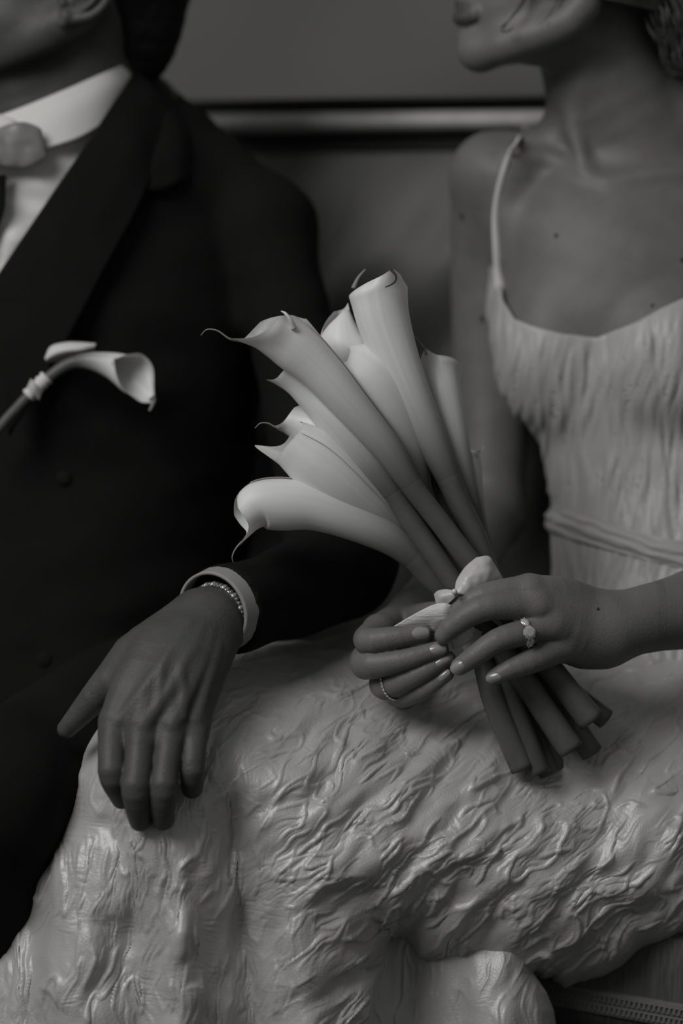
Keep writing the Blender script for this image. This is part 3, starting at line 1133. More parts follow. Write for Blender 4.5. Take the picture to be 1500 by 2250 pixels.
# ------------------------------------------------------------------ the man
MH_PALM = [
    Chain([(430, 1345, -0.030, 46), (330, 1440, -0.066, 48), (262, 1560, -0.088, 38), (250, 1612, -0.094, 30)], 0.006),
    Chain([(460, 1350, -0.032, 50), (378, 1450, -0.074, 52), (318, 1560, -0.096, 40), (311, 1625, -0.104, 32)], 0.006),
    Chain([(480, 1368, -0.030, 50), (415, 1460, -0.072, 54), (382, 1560, -0.094, 39), (376, 1622, -0.102, 31)], 0.006),
    Chain([(492, 1385, -0.024, 44), (458, 1460, -0.060, 48), (434, 1560, -0.084, 36), (428, 1612, -0.092, 28)], 0.006),
    Chain([(410, 1355, -0.026, 42), (300, 1430, -0.050, 44), (250, 1500, -0.060, 36)], 0.006),
]
MH_FING = [
    Chain([(250, 1590, -0.090, 33), (246, 1660, -0.106, 31), (247, 1706, -0.112, 30), (268, 1754, -0.094, 24)], 0.004),
    Chain([(312, 1594, -0.098, 35), (303, 1690, -0.116, 31), (298, 1732, -0.121, 33), (303, 1776, -0.113, 28), (308, 1802, -0.104, 25)], 0.004),
    Chain([(378, 1592, -0.096, 34), (364, 1690, -0.114, 30), (359, 1732, -0.119, 32), (357, 1776, -0.111, 28), (358, 1800, -0.102, 25)], 0.004),
    Chain([(430, 1584, -0.088, 31), (425, 1650, -0.102, 28), (423, 1694, -0.107, 28), (422, 1731, -0.094, 24)], 0.004),
    Chain([(290, 1440, -0.050, 42), (228, 1510, -0.056, 36), (182, 1562, -0.053, 28), (146, 1602, -0.048, 21)], 0.004),
]
MH_RIDGE = [
    ([(415, 1375, 6), (335, 1490, 9), (262, 1585, 11)], 0.0004), ([(440, 1385, 6), (385, 1495, 9), (318, 1592, 12)], 0.0006),
    ([(462, 1395, 6), (425, 1500, 9), (379, 1592, 12)], 0.0006), ([(478, 1420, 6), (456, 1500, 9), (431, 1580, 11)], 0.0004),
    ([(395, 1405, 5), (360, 1455, 6), (352, 1500, 6), (345, 1560, 5)], 0.0005), ([(425, 1425, 5), (398, 1470, 6), (404, 1520, 6), (402, 1575, 5)], 0.0005)]

M_CORE = [
    Loft([(180, 250, 120, 0.33, 0.06), (300, 240, 220, 0.33, 0.08), (420, 230, 320, 0.33, 0.10), (700, 220, 330, 0.33, 0.12), (1100, 200, 310, 0.33, 0.12), (1500, 180, 310, 0.33, 0.12), (1640, 180, 320, 0.33, 0.12)]),
    Chain([(240, 290, 0.33, 90), (420, 400, 0.32, 85), (580, 510, 0.29, 90)], 0.02),
    Chain([(585, 510, 0.29, 88), (660, 850, 0.23, 78), (755, 1240, 0.12, 62)], 0.01),
    Chain([(755, 1240, 0.14, 66), (620, 1305, 0.06, 68), (520, 1342, 0.0, 58), (462, 1362, -0.028, 58)], 0.01),
    Chain([(170, 0, 0.28, 140), (170, 160, 0.30, 140), (200, 320, 0.33, 170)], 0.02),
    Chain([(50, 40, 0.275, 105), (50, 180, 0.285, 110), (110, 330, 0.31, 140)], 0.02),
]
M_HEAD = [
    Ell(170, -190, 0.27, (0.105, 0.105, 0.080)), Ell(60, -70, 0.26, (0.075, 0.080, 0.066)),
    Chain([(180, 20, 0.215, 50), (60, 95, 0.22, 42), (-90, 150, 0.25, 40), (-120, 150, 0.27, 36)], 0.01),
    Chain([(180, 0, 0.33, 50), (60, 95, 0.31, 42), (-90, 150, 0.28, 40)], 0.01),
    Chain([(-120, -150, 0.265, 14), (-185, -30, 0.265, 20), (-130, -10, 0.265, 18)], 0.01),
    Chain([(-120, 55, 0.26, 18), (-125, 75, 0.26, 18)], 0.006),
    Ell(20, 60, 0.25, (0.07, 0.035, 0.05)),
]
EARW = 0.188
M_EAR = [
    Chain([(146, 38, EARW + .004, 17), (139, 50, EARW + .004, 12)], 0.004),
    Chain([(160, 42, EARW + .004, 12), (200, 34, EARW, 10), (232, 5, EARW - .004, 9), (246, -40, EARW - .006, 9), (240, -95, EARW - .004, 9), (200, -125, EARW, 9), (160, -105, EARW + .004, 8), (150, -70, EARW + .008, 7)], 0.003),
    Chain([(160, 28, EARW + .004, 10), (190, 16, EARW + .003, 8), (212, -10, EARW + .002, 8), (214, -60, EARW + .002, 7)], 0.003),
    Chain([(148, 22, EARW + .010, 16), (180, -40, EARW + .016, 30), (180, -80, EARW + .016, 26)], 0.006),
    Chain([(132, -8, EARW + .004, 9), (140, 8, EARW + .004, 9)], 0.003),
]


def m_body(P):
    d = blend(P, M_CORE, 0.02)
    d = smin(d, blend(P, M_HEAD, 0.015), 0.015)
    cen = (P.max(0) + P.min(0)) / 2
    ext = np.linalg.norm(P.max(0) - P.min(0)) / 2
    if np.linalg.norm(cen - c(190, -30, 0.2)) < 0.10 + ext:
        e = blend(P, M_EAR, 0.002)
        d = smin(d, e, 0.003)
    if np.linalg.norm(cen - c(330, 1560, -0.07)) < 0.20 + ext:
        pl = blend(P, MH_PALM, 0.010)
        pl = smin(pl, d, 0.016)
        out = pl
        for f in MH_FING:
            out = np.minimum(out, smin(pl, f(P), 0.005))
        d = np.minimum(out, d)
        for t in MH_TEND:
            d = smin(d, t(P), 0.0050)
    return d


_t = []
MH_TEND = []
for r_, o_ in MH_RIDGE:
    _t.append(on_surface(m_body, r_, o_))
MH_TEND = _t


BIGM = (np.array([-0.47, -0.24, -0.14]), np.array([0.06, 0.66, 0.47]))
HB = box(110, 1285, 560, 1840, -0.150, 0.03)
EB = box(110, -140, 262, 75, 0.165, 0.235)
V, F = merge_regions(m_body, BIGM, [HB, EB], 0.004, [0.0015, 0.0014])
man = thing('person', 'man in a black suit resting his hand on the pale skirt', 'person', c(200, 1640, 0.3))
obj('body', V, F, M_SKINM, man, tone=np.ones(len(V)))
print('man body', len(V), time.time() - T0)
for (px, py, dx, dy, ln, wd_) in [(306, 1812, 0.1, 1, 20, 34), (357, 1811, 0.0, 1, 20, 34), (142, 1600, -0.8, 0.6, 30, 20)]:
    pass

# hair
mb = MB()


def m_hair(P):
    d = blend(P, [Ell(215, -195, 0.275, (0.110, 0.112, 0.090)), Chain([(330, -90, 0.27, 100), (318, 60, 0.28, 82), (312, 120, 0.285, 62)], 0.02)], 0.02)
    # leave face and ear free
    k = S / (1 + P[:, 2] / D)
    px = 750 + P[:, 0] * k; py = 1125 - P[:, 1] * k
    e = np.interp(py, [-400, -250, -130, -20, 60, 140, 300], [-60, 40, 150, 252, 248, 268, 300])
    d = np.maximum(d, (e - px) / k)
    hx = noise(P[:, 0] * 500, P[:, 1] * 90, P[:, 2] * 500) * 0.0012
    return d + hx


V, F = extract(m_hair, box(-120, -560, 470, 200, 0.16, 0.40)[0], box(-120, -560, 470, 200, 0.16, 0.40)[1], 0.003, newton=1)
obj('hair', V, F, M_HAIRM, man)

# jacket
J = [
    Loft([(200, 300, 80, 0.36, 0.06), (260, 280, 180, 0.35, 0.08), (340, 250, 280, 0.34, 0.105), (450, 230, 350, 0.335, 0.125), (700, 220, 370, 0.335, 0.145), (1100, 200, 350, 0.335, 0.145), (1500, 170, 370, 0.335, 0.15), (1660, 170, 390, 0.335, 0.15)]),
    Chain([(300, 290, 0.33, 96), (440, 372, 0.32, 96), (580, 510, 0.29, 112)], 0.02),
    Chain([(582, 510, 0.29, 112), (615, 640, 0.265, 96), (680, 900, 0.22, 100), (752, 1230, 0.13, 112)], 0.015),
    Chain([(758, 1236, 0.13, 112), (680, 1285, 0.09, 106), (560, 1322, 0.024, 98), (508, 1336, -0.004, 98), (455, 1348, -0.028, 98)], 0.02),
]
CU_A = np.array([0.56, 0.20, 0.80]); CU_A /= np.linalg.norm(CU_A)   # cuff axis into the sleeve
CU_C = c(466, 1346, -0.024)


def m_jacket(P):
    d = blend(P, J, 0.02)
    fold = 0.004 * noise(P[:, 0] * 16 + P[:, 1] * 10, P[:, 1] * 22 - P[:, 0] * 8, P[:, 2] * 12)
    d = d + fold
    # sleeve mouth
    s_ = (P - CU_C) @ CU_A
    near = np.linalg.norm(P - CU_C, axis=1) < 0.12
    d = np.where(near, np.maximum(d, 0.014 - s_), d)
    return d


lo, hi = box(-180, 180, 900, 1640, 0.0, 0.0)
V, F = extract(m_jacket, np.array([-0.47, -0.24, -0.05]), np.array([0.08, 0.46, 0.50]), 0.005, newton=1)
jacket = obj('suit_jacket', V, F, M_SUIT, man, label='plain black wool jacket')
print('jacket', len(V), time.time() - T0)
TR = [Chain([(330, 1560, 0.26, 200), (180, 1660, 0.10, 190), (-10, 1745, -0.02, 172)], 0.02), Chain([(60, 1500, 0.40, 200), (-160, 1680, 0.20, 180)], 0.02),
      Chain([(-10, 1745, -0.02, 172), (-110, 2300, 0.05, 130), (-110, 2900, 0.06, 95)], 0.02), Chain([(-160, 1680, 0.20, 170), (-280, 2300, 0.22, 130), (-280, 2800, 0.22, 95)], 0.02)]


def m_trouser(P):
    return blend(P, TR, 0.02) + 0.004 * noise(P[:, 0] * 18, P[:, 1] * 18, P[:, 2] * 18)


V, F = extract(m_trouser, box(-480, 1350, 560, 3050, -0.12, 0.5)[0], box(-480, 1350, 560, 3050, -0.12, 0.5)[1], 0.011, newton=1)
obj('trousers', V, F, M_SUIT, man)

# lapel, collar, shirt front
V, F = sheet([
    [(300, 150, .275), (245, 232, .208), (180, 330, .184), (95, 455, .172), (15, 575, .168), (-60, 690, .165)],
    [(335, 190, .264), (300, 290, .206), (245, 390, .186), (165, 520, .172), (80, 660, .165), (-10, 800, .162)],
    [(372, 232, .268), (352, 320, .226), (310, 440, .196), (220, 610, .176), (130, 780, .166), (20, 960, .164)]], 24, 60)
V[:, 2] += 0.0015 * noise(V[:, 0] * 30, V[:, 1] * 30)
obj('lapel', V, F, M_SUITL, man, solid=0.003)
V, F = sheet([
    [(372, 200, .30), (345, 175, .285), (300, 148, .288), (262, 190, .262)],
    [(430, 300, .29), (395, 300, .245), (352, 322, .222), (300, 330, .212)],
    [(440, 380, .27), (400, 400, .222), (340, 420, .205), (285, 400, .200)]], 20, 20)
obj('jacket_collar', V, F, M_SUITL, man, solid=0.003)
V, F = sheet([
    [(-120, 300, .21), (-20, 262, .196), (60, 232, .196), (150, 195, .208), (230, 160, .236), (300, 132, .285), (340, 130, .32)],
    [(-110, 330, .205), (-10, 300, .186), (80, 275, .184), (165, 235, .198), (240, 195, .228), (305, 165, .282), (345, 160, .32)],
    [(-100, 380, .20), (10, 350, .180), (105, 325, .178), (180, 300, .192), (250, 255, .225), (310, 205, .280), (350, 200, .32)]], 24, 50)
obj('shirt_collar', V, F, M_SHIRT, man, solid=0.002)
nx_ = 60
V, F = sheet([
    [(-120, 330, .215), (0, 310, .196), (100, 300, .192), (230, 260, .22), (320, 220, .26)],
    [(-120, 450, .200), (0, 440, .186), (70, 430, .184), (160, 400, .196), (250, 380, .22)],
    [(-120, 560, .190), (-10, 560, .180), (30, 550, .178), (80, 540, .186), (150, 530, .20)],
    [(-140, 700, .190), (-60, 700, .180), (-30, 690, .178), (0, 680, .18), (60, 670, .19)]], 70, 70)
pxv = 750 + V[:, 0] * S; pyv = 1125 - V[:, 1] * S
V[:, 2] += 0.009 * noise(V[:, 0] * 24 + V[:, 1] * 20, V[:, 1] * 34)
obj('shirt_front', V, F, M_SHIRT, man, solid=0.002)
V, F = sheet([
    [(-70, 385, .176), (-30, 385, .170), (14, 385, .172)],
    [(-80, 470, .172), (-40, 480, .166), (4, 480, .168)],
    [(-120, 590, .172), (-90, 600, .166), (-60, 600, .168)]], 20, 12)
obj('waistcoat_edge', V, F, M_SUIT, man, solid=0.003)
# bow tie
bt = MB()
nu = 26
rows = []
for i, (px, hh, th_) in enumerate([(-60, 26, 10), (-38, 34, 13), (-10, 40, 15), (22, 48, 14), (58, 50, 12), (84, 40, 9), (97, 30, 4)]):
    w0 = 0.160 + 0.004 * i * 0.4
    ring = []
    for k in range(20):
        a = k / 20 * 2 * math.pi
        ring.append((px + 6 * math.sin(a), 322 - (px - 20) * 0.10 + hh * math.sin(a), w0 + rr(th_, 0) * math.cos(a)))
    rows.append(cN(ring))
rows = np.array(rows)
rows = np.stack([crom(rows[:, j], nu) for j in range(20)], 1)
V = rows.reshape(-1, 3)
V[:, 2] += 0.002 * noise(V[:, 0] * 90, V[:, 1] * 140)
F = [tuple(f) for f in gridfaces(nu, 20, True)] + [tuple(range(20)), tuple((nu - 1) * 20 + j for j in range(20))]
bow = obj('bow_tie', V, F, M_BOW, man)
v, f = ellipsoid(c(-62, 328, .155), (0.016, 0.017, 0.012), n=12, m=18)
obj('knot', v, f, M_BOW, bow)
V, F = sheet([[(-10, 250, .172), (25, 262, .172), (50, 280, .176)], [(-16, 280, .166), (20, 290, .166), (44, 300, .17)]], 8, 14)
obj('bow_tie_loop', V, F, M_SHIRT, man, solid=0.003)
for (px, py) in [(140, 1050), (98, 1448)]:
    P, w = hit(m_jacket, px, py)
    v, f = ellipsoid(P[0] + np.array([0, 0, -0.002]), (0.007, 0.007, 0.0012), n=9, m=20)
    obj('jacket_button', v, f, M_BUTTON, man)

# cuff
E1 = np.cross(CU_A, [0, 0, 1.0]); E1 /= np.linalg.norm(E1); E1 = -E1 if E1[1] < 0 else E1
E2 = np.cross(CU_A, E1)
n1, n2 = 10, 72
VV = []
for i in range(n1):
    s_ = i / (n1 - 1)
    for j in range(n2):
        a = j / n2 * 2 * math.pi
        r1, r2 = 0.0335 * (1 + 0.05 * s_), 0.0345 * (1 + 0.05 * s_)
        VV.append(CU_C + CU_A * (0.021 * s_) + E1 * r1 * math.cos(a) + E2 * r2 * math.sin(a))
VV = np.array(VV)
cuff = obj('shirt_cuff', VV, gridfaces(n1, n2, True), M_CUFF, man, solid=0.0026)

# bracelet on the wrist, inside the cuff
BR = thing('bracelet', 'jewelled metal bracelet on the man\'s wrist inside the white cuff', 'bracelet', CU_C + CU_A * 0.004)
BC = CU_C + CU_A * 0.004 + E1 * -0.004 + E2 * 0.0
b_r1, b_r2 = 0.0262, 0.0262
nb_ = 44
for row in range(2):
    mbx = MB()
    a = np.linspace(0, 2 * np.pi, 90)
    A = BC + CU_A * (0.003 * row) + E1 * (b_r1 * np.cos(a))[:, None] + E2 * (b_r2 * np.sin(a))[:, None]
    v, f = tube(A, 0.0013, 8, up=CU_A)
    obj('band', v, f, M_BRACE, BR)
link = None
for k in range(nb_):
    a = k / nb_ * 2 * math.pi
    n_ = E1 * math.cos(a) + E2 * math.sin(a)
    t_ = -E1 * math.sin(a) + E2 * math.cos(a)
    P0 = BC + CU_A * 0.0015 + E1 * (b_r1 * 1.04) * math.cos(a) + E2 * (b_r2 * 1.04) * math.sin(a)
    big_ = k % 3 == 0
    rad = (0.0026, 0.0046 if big_ else 0.0032, 0.0021)
    v, f = ellipsoid((0, 0, 0), rad, n=6, m=8)
    v = P0 + v @ np.stack([t_, CU_A, n_])
    obj('bead', v, f, M_GEM if big_ else M_BEAD, BR, smooth=not big_)

print('flowers', time.time() - T0)
# ------------------------------------------------------------------ flowers
lily_group = 'calla lilies of the bouquet'


def calla(label, pts, i0, tip, lip=0.25, base=0.10, cut=0.45, seamw=1.1, flare=0.9, tail=None, curl=0.25, group=lily_group, spadix=True,
          seg=56, stem_r=None, name='calla_lily', cut_end=True, squash=1.0, bright=1.0, tailr=3.6, aim=None, aimw=0.9):
    P = np.array([list(cN([p[:3]])[0]) + [rr(p[3], p[2])] for p in pts])
    n = 90
    seglen = np.linalg.norm(np.diff(P[:, :3], axis=0), axis=1)
    cum = np.concatenate([[0], np.cumsum(seglen)])
    C_ = crom(P, n)
    s_all = np.linspace(0, cum[-1], n)
    s0 = cum[i0]
    root = thing(name, label, 'flower', P[0, :3], group)
    # stem
    st = C_[s_all <= s0 + 0.012]
    v, f = tube(st[:, :3], st[:, 3] * np.where(np.arange(len(st)) <= np.searchsorted(s_all, s0), 1.0, 0.9), 18, caps=True)
    va = np.repeat(st[:, :3], 18, 0)
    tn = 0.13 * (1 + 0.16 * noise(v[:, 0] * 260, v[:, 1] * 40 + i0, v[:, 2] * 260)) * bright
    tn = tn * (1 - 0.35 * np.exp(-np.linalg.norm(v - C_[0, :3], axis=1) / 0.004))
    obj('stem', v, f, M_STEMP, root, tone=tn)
    # spathe
    ia = np.searchsorted(s_all, s0)
    A = C_[ia:, :3]; R = C_[ia:, 3]
    ns = 46
    A = crom(A, ns); R = np.interp(np.linspace(0, 1, ns), np.linspace(0, 1, len(R)), R)
    tipv = np.array(tip, float)
    T, e1, e2 = frames(A[::-1], tipv); T = -T[::-1]; e1 = e1[::-1]
    e2 = np.cross(T, e1)
    L = np.linalg.norm(np.diff(A, axis=0), axis=1).sum()
    th = np.linspace(-1, 1, seg) * (math.pi * 1.08)
    at = np.abs(th)
    ext = 1 + lip * np.exp(-(at / 0.50) ** 2) + base * (1 + np.cos(np.minimum(at, math.pi))) / 2
    ext = ext - cut * np.clip((at - (math.pi - seamw)) / seamw, 0, 1) ** 1.4
    nq = 54
    VV = np.zeros((nq, seg, 3)); TN = np.zeros((nq, seg))
    rs_ = np.random.RandomState(int(abs(pts[-1][0]) * 7 + pts[-1][1]))
    ph = rs_.rand() * 10
    for j in range(seg):
        q = np.linspace(0, 1, nq) ** 0.85 * ext[j]
        qi = np.minimum(q, 1.0)
        f_ = qi * (ns - 1)
        Ai = np.stack([np.interp(f_, np.arange(ns), A[:, a]) for a in range(3)], 1)
        e1i = np.stack([np.interp(f_, np.arange(ns), e1[:, a]) for a in range(3)], 1)
        e2i = np.stack([np.interp(f_, np.arange(ns), e2[:, a]) for a in range(3)], 1)
        Ti = np.stack([np.interp(f_, np.arange(ns), T[:, a]) for a in range(3)], 1)
        ri = np.interp(f_, np.arange(ns), R)
        ov = np.maximum(q - 1, 0) * L
        fl_ = flare * (0.35 + 0.65 * (1 + np.cos(th[j])) / 2)
        x = np.linspace(0, 1, nq)
        rim = np.clip((x - 0.86) / 0.14, 0, 1) ** 2 * curl * R[-1]
        spiral = 1 + 0.045 * th[j] / math.pi
        und = 1 + 0.03 * math.sin(3 * th[j] + ph) * x ** 3
        tuck = 1.0 - 0.00031 / R[0] * np.clip(1 - x / 0.2, 0, 1)
        rad = ri * (1 + (spiral - 1) * np.clip(x / 0.3, 0, 1)) * tuck * und + ov * fl_ + rim
        # the sides of the lip pinch toward the tip
        pinch = np.exp(-np.maximum(q - 1, 0) / (lip + base + 1e-6) * 0.7)
        cx = np.cos(th[j]); sx = math.sin(th[j]) * pinch * squash
        VV[:, j] = Ai + Ti * ov[:, None] + rad[:, None] * (cx * e1i + sx[:, None] * e2i)
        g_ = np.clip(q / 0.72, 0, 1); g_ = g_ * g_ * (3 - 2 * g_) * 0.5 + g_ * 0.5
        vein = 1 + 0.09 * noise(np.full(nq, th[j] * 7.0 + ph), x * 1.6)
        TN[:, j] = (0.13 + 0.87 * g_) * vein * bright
    if aim is not None:
        jm = seg // 2
        tp0 = (VV[-1, jm] + VV[-1, jm - 1]) / 2
        wv = tp0[2] if len(aim) < 3 else aim[2]
        dlt = c(aim[0], aim[1], wv) - tp0
        X_ = np.linspace(0, 1, nq)[:, None]
        Wt = np.exp(-(np.abs(th)[None, :] / aimw) ** 2) * np.clip((X_ - 0.35) / 0.65, 0, 1) ** 2.2
        VV = VV + Wt[..., None] * dlt
    V = VV.reshape(-1, 3)
    NN = np.cross(np.gradient(VV, axis=0), np.gradient(VV, axis=1))
    NN /= np.linalg.norm(NN, axis=2)[..., None] + 1e-12
    tq = np.minimum(1, (nq - 1 - np.arange(nq)) / 2.0)[:, None] * np.minimum(1, np.minimum(np.arange(seg), seg - 1 - np.arange(seg)) / 1.0)[None]
    off_ = (NN * (0.0003 * tq)[..., None]).reshape(-1, 3)
    gf = gridfaces(nq, seg)
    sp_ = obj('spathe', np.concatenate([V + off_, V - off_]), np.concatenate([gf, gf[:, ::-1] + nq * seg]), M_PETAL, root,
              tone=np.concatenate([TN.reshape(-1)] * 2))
    jm = seg // 2
    tp = (VV[-1, jm] + VV[-1, jm - 1]) / 2
    if tail:
        Q = np.concatenate([[tp + (VV[-3, jm] - VV[-1, jm])], [tp], cN(tail)])
        Q = crom(Q, 26)
        v, f = tube(Q, np.interp(np.linspace(0, 1, 26), [0, .2, 1], [rr(tailr, 0), rr(tailr * .6, 0), rr(tailr * 0.25, 0)]), 7)
        obj('tip_tail', v, f, M_TAIL, root, label='thin curled tip of the flower')
    if spadix:
        k0, k1 = int(ns * 0.45), int(ns * 0.96)
        B = A[k0:k1]
        v, f = tube(B, np.interp(np.linspace(0, 1, len(B)), [0, .85, 1], [rr(10, 0), rr(8, 0), rr(3, 0)]), 12)
        obj('spadix', v, f, M_SPADIX, root)
    return root


# points run from the cut end to the mouth: px, py, depth, radius px
calla('long front calla lily, its curled tail pointing left over the dark suit',
      [(1300, 1585, -.012, 31), (1175, 1425, -.010, 26), (1040, 1245, -.018, 24), (960, 1140, -.022, 24), (905, 1068, -.026, 25), (850, 985, -.030, 33), (775, 895, -.034, 40), (705, 815, -.038, 48), (648, 768, -.042, 57), (592, 742, -.051, 50)],
      4, (-0.4, -0.8, -0.2), lip=0.08, base=0.05, cut=0.12, flare=0.1, aim=(503, 744, -.064), aimw=1.7, tail=[(478, 727, -.066), (455, 724, -.066), (441, 737, -.063)])
calla('tallest calla lily at the top, small dark curl on its rim',
      [(1218, 1690, .030, 24), (1120, 1440, .016, 22), (1060, 1220, .006, 24), (1010, 1110, .0, 26), (985, 1050, -.002, 28), (945, 960, -.004, 36), (905, 870, -.006, 42), (868, 780, -.006, 50), (842, 700, -.006, 58), (832, 640, -.006, 62)],
      4, (0.5, 0.3, -0.8), lip=0.02, base=0.06, cut=0.04, seamw=2.2, flare=0.2, curl=0.08, aim=(862, 592, -.03))
calla('calla lily half hidden behind the long front one, near the top left',
      [(1250, 1690, .045, 22), (1130, 1440, .036, 22), (1040, 1240, .030, 22), (975, 1130, .028, 23), (940, 1060, .026, 24), (860, 930, .024, 38), (795, 830, .022, 46), (762, 770, .022, 58), (756, 730, .022, 48), (760, 690, .022, 28)],
      4, (0.5, 0.6, 0.2), lip=0.03, base=0.02, cut=0.12, flare=0.0, curl=0.05, spadix=False, aim=(764, 666, .022), aimw=1.7)
calla('wide rounded calla lily in the middle, behind the long front one',
      [(1148, 1690, -.006, 27), (1085, 1540, -.006, 26), (1050, 1400, .002, 24), (1000, 1240, .006, 22), (960, 1150, .006, 23), (925, 1080, .006, 25), (890, 975, .004, 50), (840, 890, .004, 74), (798, 836, .004, 80), (765, 800, .004, 62), (750, 784, .004, 36)],
      5, (-0.2, 0.2, 1.0), lip=0.0, base=0.04, cut=0.05, flare=0.0, spadix=False, curl=-0.1)
calla('narrow calla lily tucked under the long front one, pointed lip at left',
      [(1255, 1648, -.010, 30), (1130, 1465, -.010, 27), (1000, 1285, -.010, 25), (915, 1165, -.012, 26), (865, 1090, -.014, 27), (805, 1010, -.016, 42), (735, 920, -.018, 42), (670, 858, -.018, 36), (620, 832, -.018, 28)],
      4, (-0.5, -0.6, -0.2), lip=0.05, base=0.02, cut=0.2, flare=0.0, spadix=False, aim=(585, 834, -.02), aimw=1.4)
calla('upper left calla lily with a thin tail curling over the dark sleeve',
      [(1300, 1655, .030, 26), (1180, 1480, .022, 24), (1050, 1340, .018, 22), (950, 1240, .014, 22), (900, 1180, .012, 24), (820, 1080, .008, 48), (745, 990, .006, 62), (690, 945, .004, 56), (640, 926, .004, 30)],
      4, (-0.6, -0.4, -0.3), lip=0.04, base=0.02, cut=0.12, flare=0.0, aim=(602, 937, -.004), aimw=1.5, tail=[(588, 930, -.006), (572, 930, -.006), (560, 941, -.004)], spadix=False)
calla('full rounded calla lily at the left, its pale lip turned outward',
      [(1205, 1700, .016, 24), (1110, 1480, .008, 23), (1030, 1350, .006, 22), (940, 1240, .0, 23), (890, 1180, -.004, 26), (820, 1120, -.008, 46), (750, 1062, -.012, 64), (690, 1010, -.016, 66), (632, 968, -.020, 50)],
      4, (-0.5, -0.5, 0.6), lip=0.18, base=0.04, cut=0.02, flare=0.1, spadix=False, curl=0.0, aim=(560, 979, -.012), aimw=1.4)
calla('lowest calla lily, drooping over the sleeve with its tail hanging down',
      [(1330, 1580, .024, 24), (1190, 1470, .014, 22), (1050, 1370, .004, 22), (955, 1282, -.006, 24), (905, 1225, -.010, 27), (850, 1180, -.014, 36), (770, 1143, -.018, 42), (690, 1115, -.020, 50), (620, 1108, -.022, 58), (565, 1112, -.026, 54), (535, 1135, -.030, 40)],
      4, (0.2, -0.9, -0.2), lip=0.12, base=0.04, cut=0.10, flare=0.0, curl=0.0, aim=(522, 1200, -.034), tail=[(514, 1212, -.034), (510, 1224, -.034), (512, 1236, -.032)], spadix=False)
calla('rightmost tall calla lily in front of the bare arm, hooked tail on top',
      [(1185, 1700, -.004, 25), (1120, 1520, -.002, 23), (1080, 1380, .008, 22), (1058, 1230, .016, 22), (1040, 1130, .018, 22), (1016, 1050, .018, 28), (992, 960, .018, 38), (968, 870, .024, 48), (955, 825, .034, 52)],
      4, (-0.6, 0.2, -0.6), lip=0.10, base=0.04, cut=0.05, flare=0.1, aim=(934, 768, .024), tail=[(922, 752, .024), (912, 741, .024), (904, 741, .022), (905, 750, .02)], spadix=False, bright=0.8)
calla('smallest calla lily, low at the far right with only its rim showing',
      [(1170, 1690, .040, 22), (1110, 1440, .036, 20), (1075, 1250, .030, 20), (1056, 1180, .030, 20), (1046, 1130, .030, 20), (1036, 1060, .030, 24), (1032, 1010, .030, 32), (1034, 988, .030, 34)],
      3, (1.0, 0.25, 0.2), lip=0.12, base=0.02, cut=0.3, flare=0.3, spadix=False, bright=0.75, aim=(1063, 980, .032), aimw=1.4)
hero = [o for o in bpy.data.objects if o.get('label', '').startswith('long front calla')][0]
Q = crom(cN([(646, 722, -.064), (637, 702, -.068), (626, 688, -.068), (618, 684, -.064)]), 16)
v, f = tube(Q, np.interp(np.linspace(0, 1, 16), [0, .5, 1], [0.0026, 0.0016, 0.0006]), 8)
obj('rim_curl', v, f, M_PETAL, hero, tone=np.full(len(v), 0.8))
# dark curl over the rim of the tallest flower belongs to its tip
tall = [o for o in bpy.data.objects if o.get('label', '').startswith('tallest calla')][0]
Q = crom(cN([(858, 592, -.034), (869, 605, -.036), (868, 618, -.037), (858, 626, -.037), (846, 631, -.036)]), 20)
v, f = tube(Q, np.interp(np.linspace(0, 1, 20), [0, 1], [0.0012, 0.0005]), 7)
obj('tip_tail', v, f, M_MOLE, tall, label='thin dark curl on the rim')
Q = crom(cN([(776, 634, .018), (786, 612, .02), (797, 598, .02), (803, 592, .02)]), 14)
third = [o for o in bpy.data.objects if o.get('label', '').startswith('calla lily half hidden')][0]
v, f = tube(Q, np.interp(np.linspace(0, 1, 14), [0, 1], [0.0022, 0.0006]), 7)
obj('tip_tail', v, f, M_TAIL, third)

# ribbon around the stems
RB = thing('ribbon', 'pale satin ribbon tied round the stems between both hands', 'ribbon', c(1030, 1330, 0.0))
AX = crom(cN([(1018, 1298, 0.004), (1050, 1345, 0.004), (1090, 1420, 0.004)]), 20)
T_, e1_, e2_ = frames(AX, (1, 0.6, 0))
ths = np.arange(60) / 60 * 2 * np.pi
VV = []
for i in range(20):
    for a in ths:
        r_a = rr(62, 0) * (1 + 0.05 * math.cos(5 * a + i * .2))
        VV.append(AX[i] + e1_[i] * r_a * 1.02 * math.cos(a) + e2_[i] * r_a * 0.86 * math.sin(a) + (0.0010 * float(math.sin(i * 1.9 + a * 1.3))) * e2_[i])
obj('wrap', np.array(VV), gridfaces(20, 60, True), M_WRAP, RB, solid=0.001, label='crepe textured band round the stems')
V, F = sheet([
    [(998, 1302, -.046), (1003, 1275, -.040), (1022, 1246, -.034), (1046, 1225, -.030)],
    [(1012, 1306, -.048), (1022, 1284, -.046), (1044, 1252, -.042), (1073, 1222, -.030)],
    [(1030, 1312, -.040), (1050, 1290, -.042), (1072, 1262, -.040), (1086, 1240, -.026)],
    [(1050, 1330, -.020), (1075, 1310, -.025), (1094, 1285, -.028), (1104, 1270, -.016)]], 24, 24)
V[:, 2] += 0.0015 * noise(V[:, 0] * 160, V[:, 1] * 160)
obj('bow_loop', V, F, M_RIBBON, RB, solid=0.0007)
V, F = sheet([
    [(953, 1306, -.030), (962, 1298, -.036), (980, 1295, -.042), (1000, 1298, -.047)],
    [(957, 1322, -.036), (968, 1312, -.044), (984, 1308, -.046), (998, 1306, -.048)],
    [(962, 1345, -.034), (975, 1335, -.040), (990, 1322, -.045), (1000, 1312, -.047)]], 16, 20)
